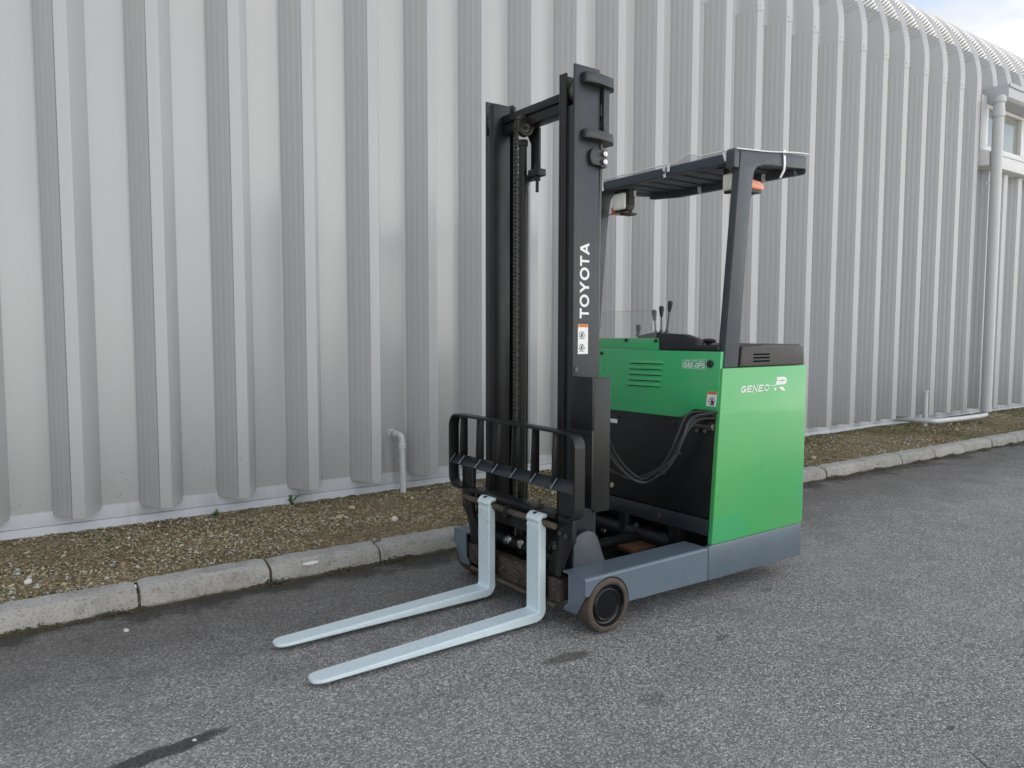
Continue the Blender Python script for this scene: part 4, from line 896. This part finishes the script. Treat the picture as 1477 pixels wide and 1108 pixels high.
# --- hoses from the body to the mast, with clip bands
H = [[(.87,.003,.955),(.84,.053,.939),(.82,.094,.928),(.8,.121,.895),(.78,.129,.84),(.765,.141,.783),(.75,.173,.708),(.74,.251,.641),(.72,.351,.577),(.66,.395,.617),(.58,.404,.698),(.5,.374,.778),(.42,.32,.84),(.3,.26,.9)],
     [(.87,.003,.952),(.85,.094,.947),(.83,.135,.939),(.81,.157,.912),(.79,.171,.85),(.77,.179,.799),(.76,.209,.723),(.75,.267,.643),(.735,.373,.583),(.68,.414,.574),(.6,.431,.607),(.5,.402,.654),(.4,.34,.72)],
     [(.87,.008,.922),(.84,.084,.91),(.81,.116,.874),(.79,.137,.828),(.77,.152,.771),(.755,.157,.731),(.74,.196,.665),(.73,.248,.616),(.715,.324,.563),(.66,.372,.578),(.58,.389,.643),(.5,.373,.71),(.4,.32,.80),(.3,.26,.86)],
     [(.88,.017,.935),(.85,.093,.923),(.82,.113,.9),(.8,.133,.853),(.775,.156,.791),(.765,.199,.708),(.75,.239,.652),(.74,.299,.602),(.73,.375,.567),(.66,.41,.599),(.58,.419,.681),(.5,.393,.76),(.4,.33,.84)]]
for hpath in H: fl('hydraulic_hose', MB().tube(hpath, .0068, 10, 5), 'hose_rubber')
for p in ((.762, .16, .745), (.745, .245, .632), (.715, .36, .572)):
    fl('hose_band', MB().lathe([(.021, -.005), (.023, -.003), (.023, .003), (.021, .005)], p, (.05, -.62, .78) if p[2] > .6 else (.1, -.95, .2), 14), 'black_plastic')
ft = fl('hose_manifold', MB().cyl((.868, .145, .868), (.872, .035, .874), .013, 12).cyl((.873, .05, .872), (.873, .022, .874), .021, 6, bev=.002), 'dark_steel')
fl('bolt', MB().cyl((.858, .112, .85), (.85, .112, .85), .010, 8), 'zinc', ft)
fl('bolt', MB().cyl((.858, .062, .852), (.85, .062, .852), .010, 8), 'zinc', ft)
fl('hose_entry', MB().box(.862, .884, .026, .15, .925, .952, .003), 'black_paint')
# --- gloomy machinery under the body
fl('battery_tray', MB().box(.70, .93, .39, .60, .16, .185, .004), 'rust_plate')
fl('floor_plate', MB().box(.3, 1.0, .16, .93, .10, .112), 'black_paint')
fl('drive_unit', MB().box(.98, 1.4, .15, .95, .113, .32).cyl((.93, .3, .2), (.93, .9, .2), .07, 20).box(.86, .95, .22, .30, .2, .34, .006).cyl((.9, .66, .2), (.9, .66, .33), .04, 16), 'black_paint')
fl('reach_cylinder', MB().cyl((.26, .545, .2), (.9, .545, .2), .03, 16), 'black_paint')
fl('bolt', MB().cyl((.86, .53, .27), (.85, .53, .27), .014, 8), 'zinc')
fl('bolt', MB().cyl((.85, .32, .26), (.84, .32, .26), .012, 8), 'zinc')
fl('bolt', MB().cyl((.70, .63, .235), (.70, .63, .25), .016, 8), 'zinc')

# ================================================================== SMALL LOOSE THINGS
def rock(name, loc, size, mat, seed, label, cat='stone', flat=.6):
    r = np.random.default_rng(seed); b = bmesh.new(); bmesh.ops.create_icosphere(b, subdivisions=2, radius=1)
    for v in b.verts:
        f = 1+.16*math.sin(v.co.x*3+seed)*math.cos(v.co.y*2.5+seed*2)+r.normal(0, .05); v.co = Vector((v.co.x*size*1.1*f, v.co.y*size*.85*f, v.co.z*size*flat*f))
    k = MB(); k._merge(b); o = obj(name, k.mesh(name, 50), mat); o.location = (loc[0], loc[1], loc[2]+size*flat*.6); o.rotation_euler = (0, 0, seed*1.3)
    return tag(o, label, cat)
z_ = lambda x, y: float(soil_z(np.array(x), np.array(y)))
rock('pale_stone', (.10, 4.29, z_(.1, 4.29)), .021, 'pale_stone', 1, 'pale round stone on the gravel near the left edge of the photo', flat=.8)
rock('pale_stone', (2.10, 4.36, z_(2.1, 4.36)), .019, 'pale_stone', 2, 'white upright stone on the gravel just left of the forklift, below the overflow pipe', flat=1.1)
rock('tan_stone', (1.80, 4.55, z_(1.8, 4.55)), .026, 'tan_stone', 3, 'flat tan stone half buried in the middle of the gravel verge')
rock('tan_stone', (1.95, 4.70, z_(1.95, 4.7)), .022, 'tan_stone', 4, 'small tan stone on the gravel near the wall, left of the overflow pipe')
rock('tan_stone', (6.55, 4.28, z_(6.55, 4.28)), .03, 'tan_stone', 5, 'tan stone on the grassy verge right behind the green panel')
rock('pale_pebble', (.448, 3.695, 0), .014, 'pale_stone', 6, 'grey white pebble on dark asphalt below the second kerb joint', 'pebble')
rock('pale_pebble', (.50, 2.56, 0), .007, 'pale_stone', 7, 'tiny white pebble lying in the dark stain on the asphalt', 'pebble')
def weed(loc, h, n, seed, label):
    r = random.Random(seed); m = MB(); root = Vector(loc)
    for i in range(n):
        a = r.uniform(0, 6.28); le = h*r.uniform(.5, 1); d = Vector((math.cos(a), math.sin(a), 0)); s = Vector((-d.y, d.x, 0))*le*.13
        p = [root, root+d*le*.35+Vector((0, 0, le*.55)), root+d*le*.75+Vector((0, 0, le*r.uniform(.5, .95)))]
        b = bmesh.new(); q = [b.verts.new(x) for x in (p[0]-s*.3, p[0]+s*.3, p[1]+s, p[2], p[1]-s)]; b.faces.new(q); m._merge(b)
    o = obj('weed', m, 'leaf'); return tag(o, label, 'weed')
weed((1.12, 4.90, z_(1.12, 4.9)), .055, 16, 1, 'small green weed growing against the foot of the plinth')
weed((.50, 4.72, z_(.5, 4.72)), .045, 9, 2, 'tiny green sprig in the gravel at the left, away from the wall')
weed((1.62, 4.94, z_(1.62, 4.94)), .10, 5, 3, 'thin grass stalk standing against the plinth between the ribs')
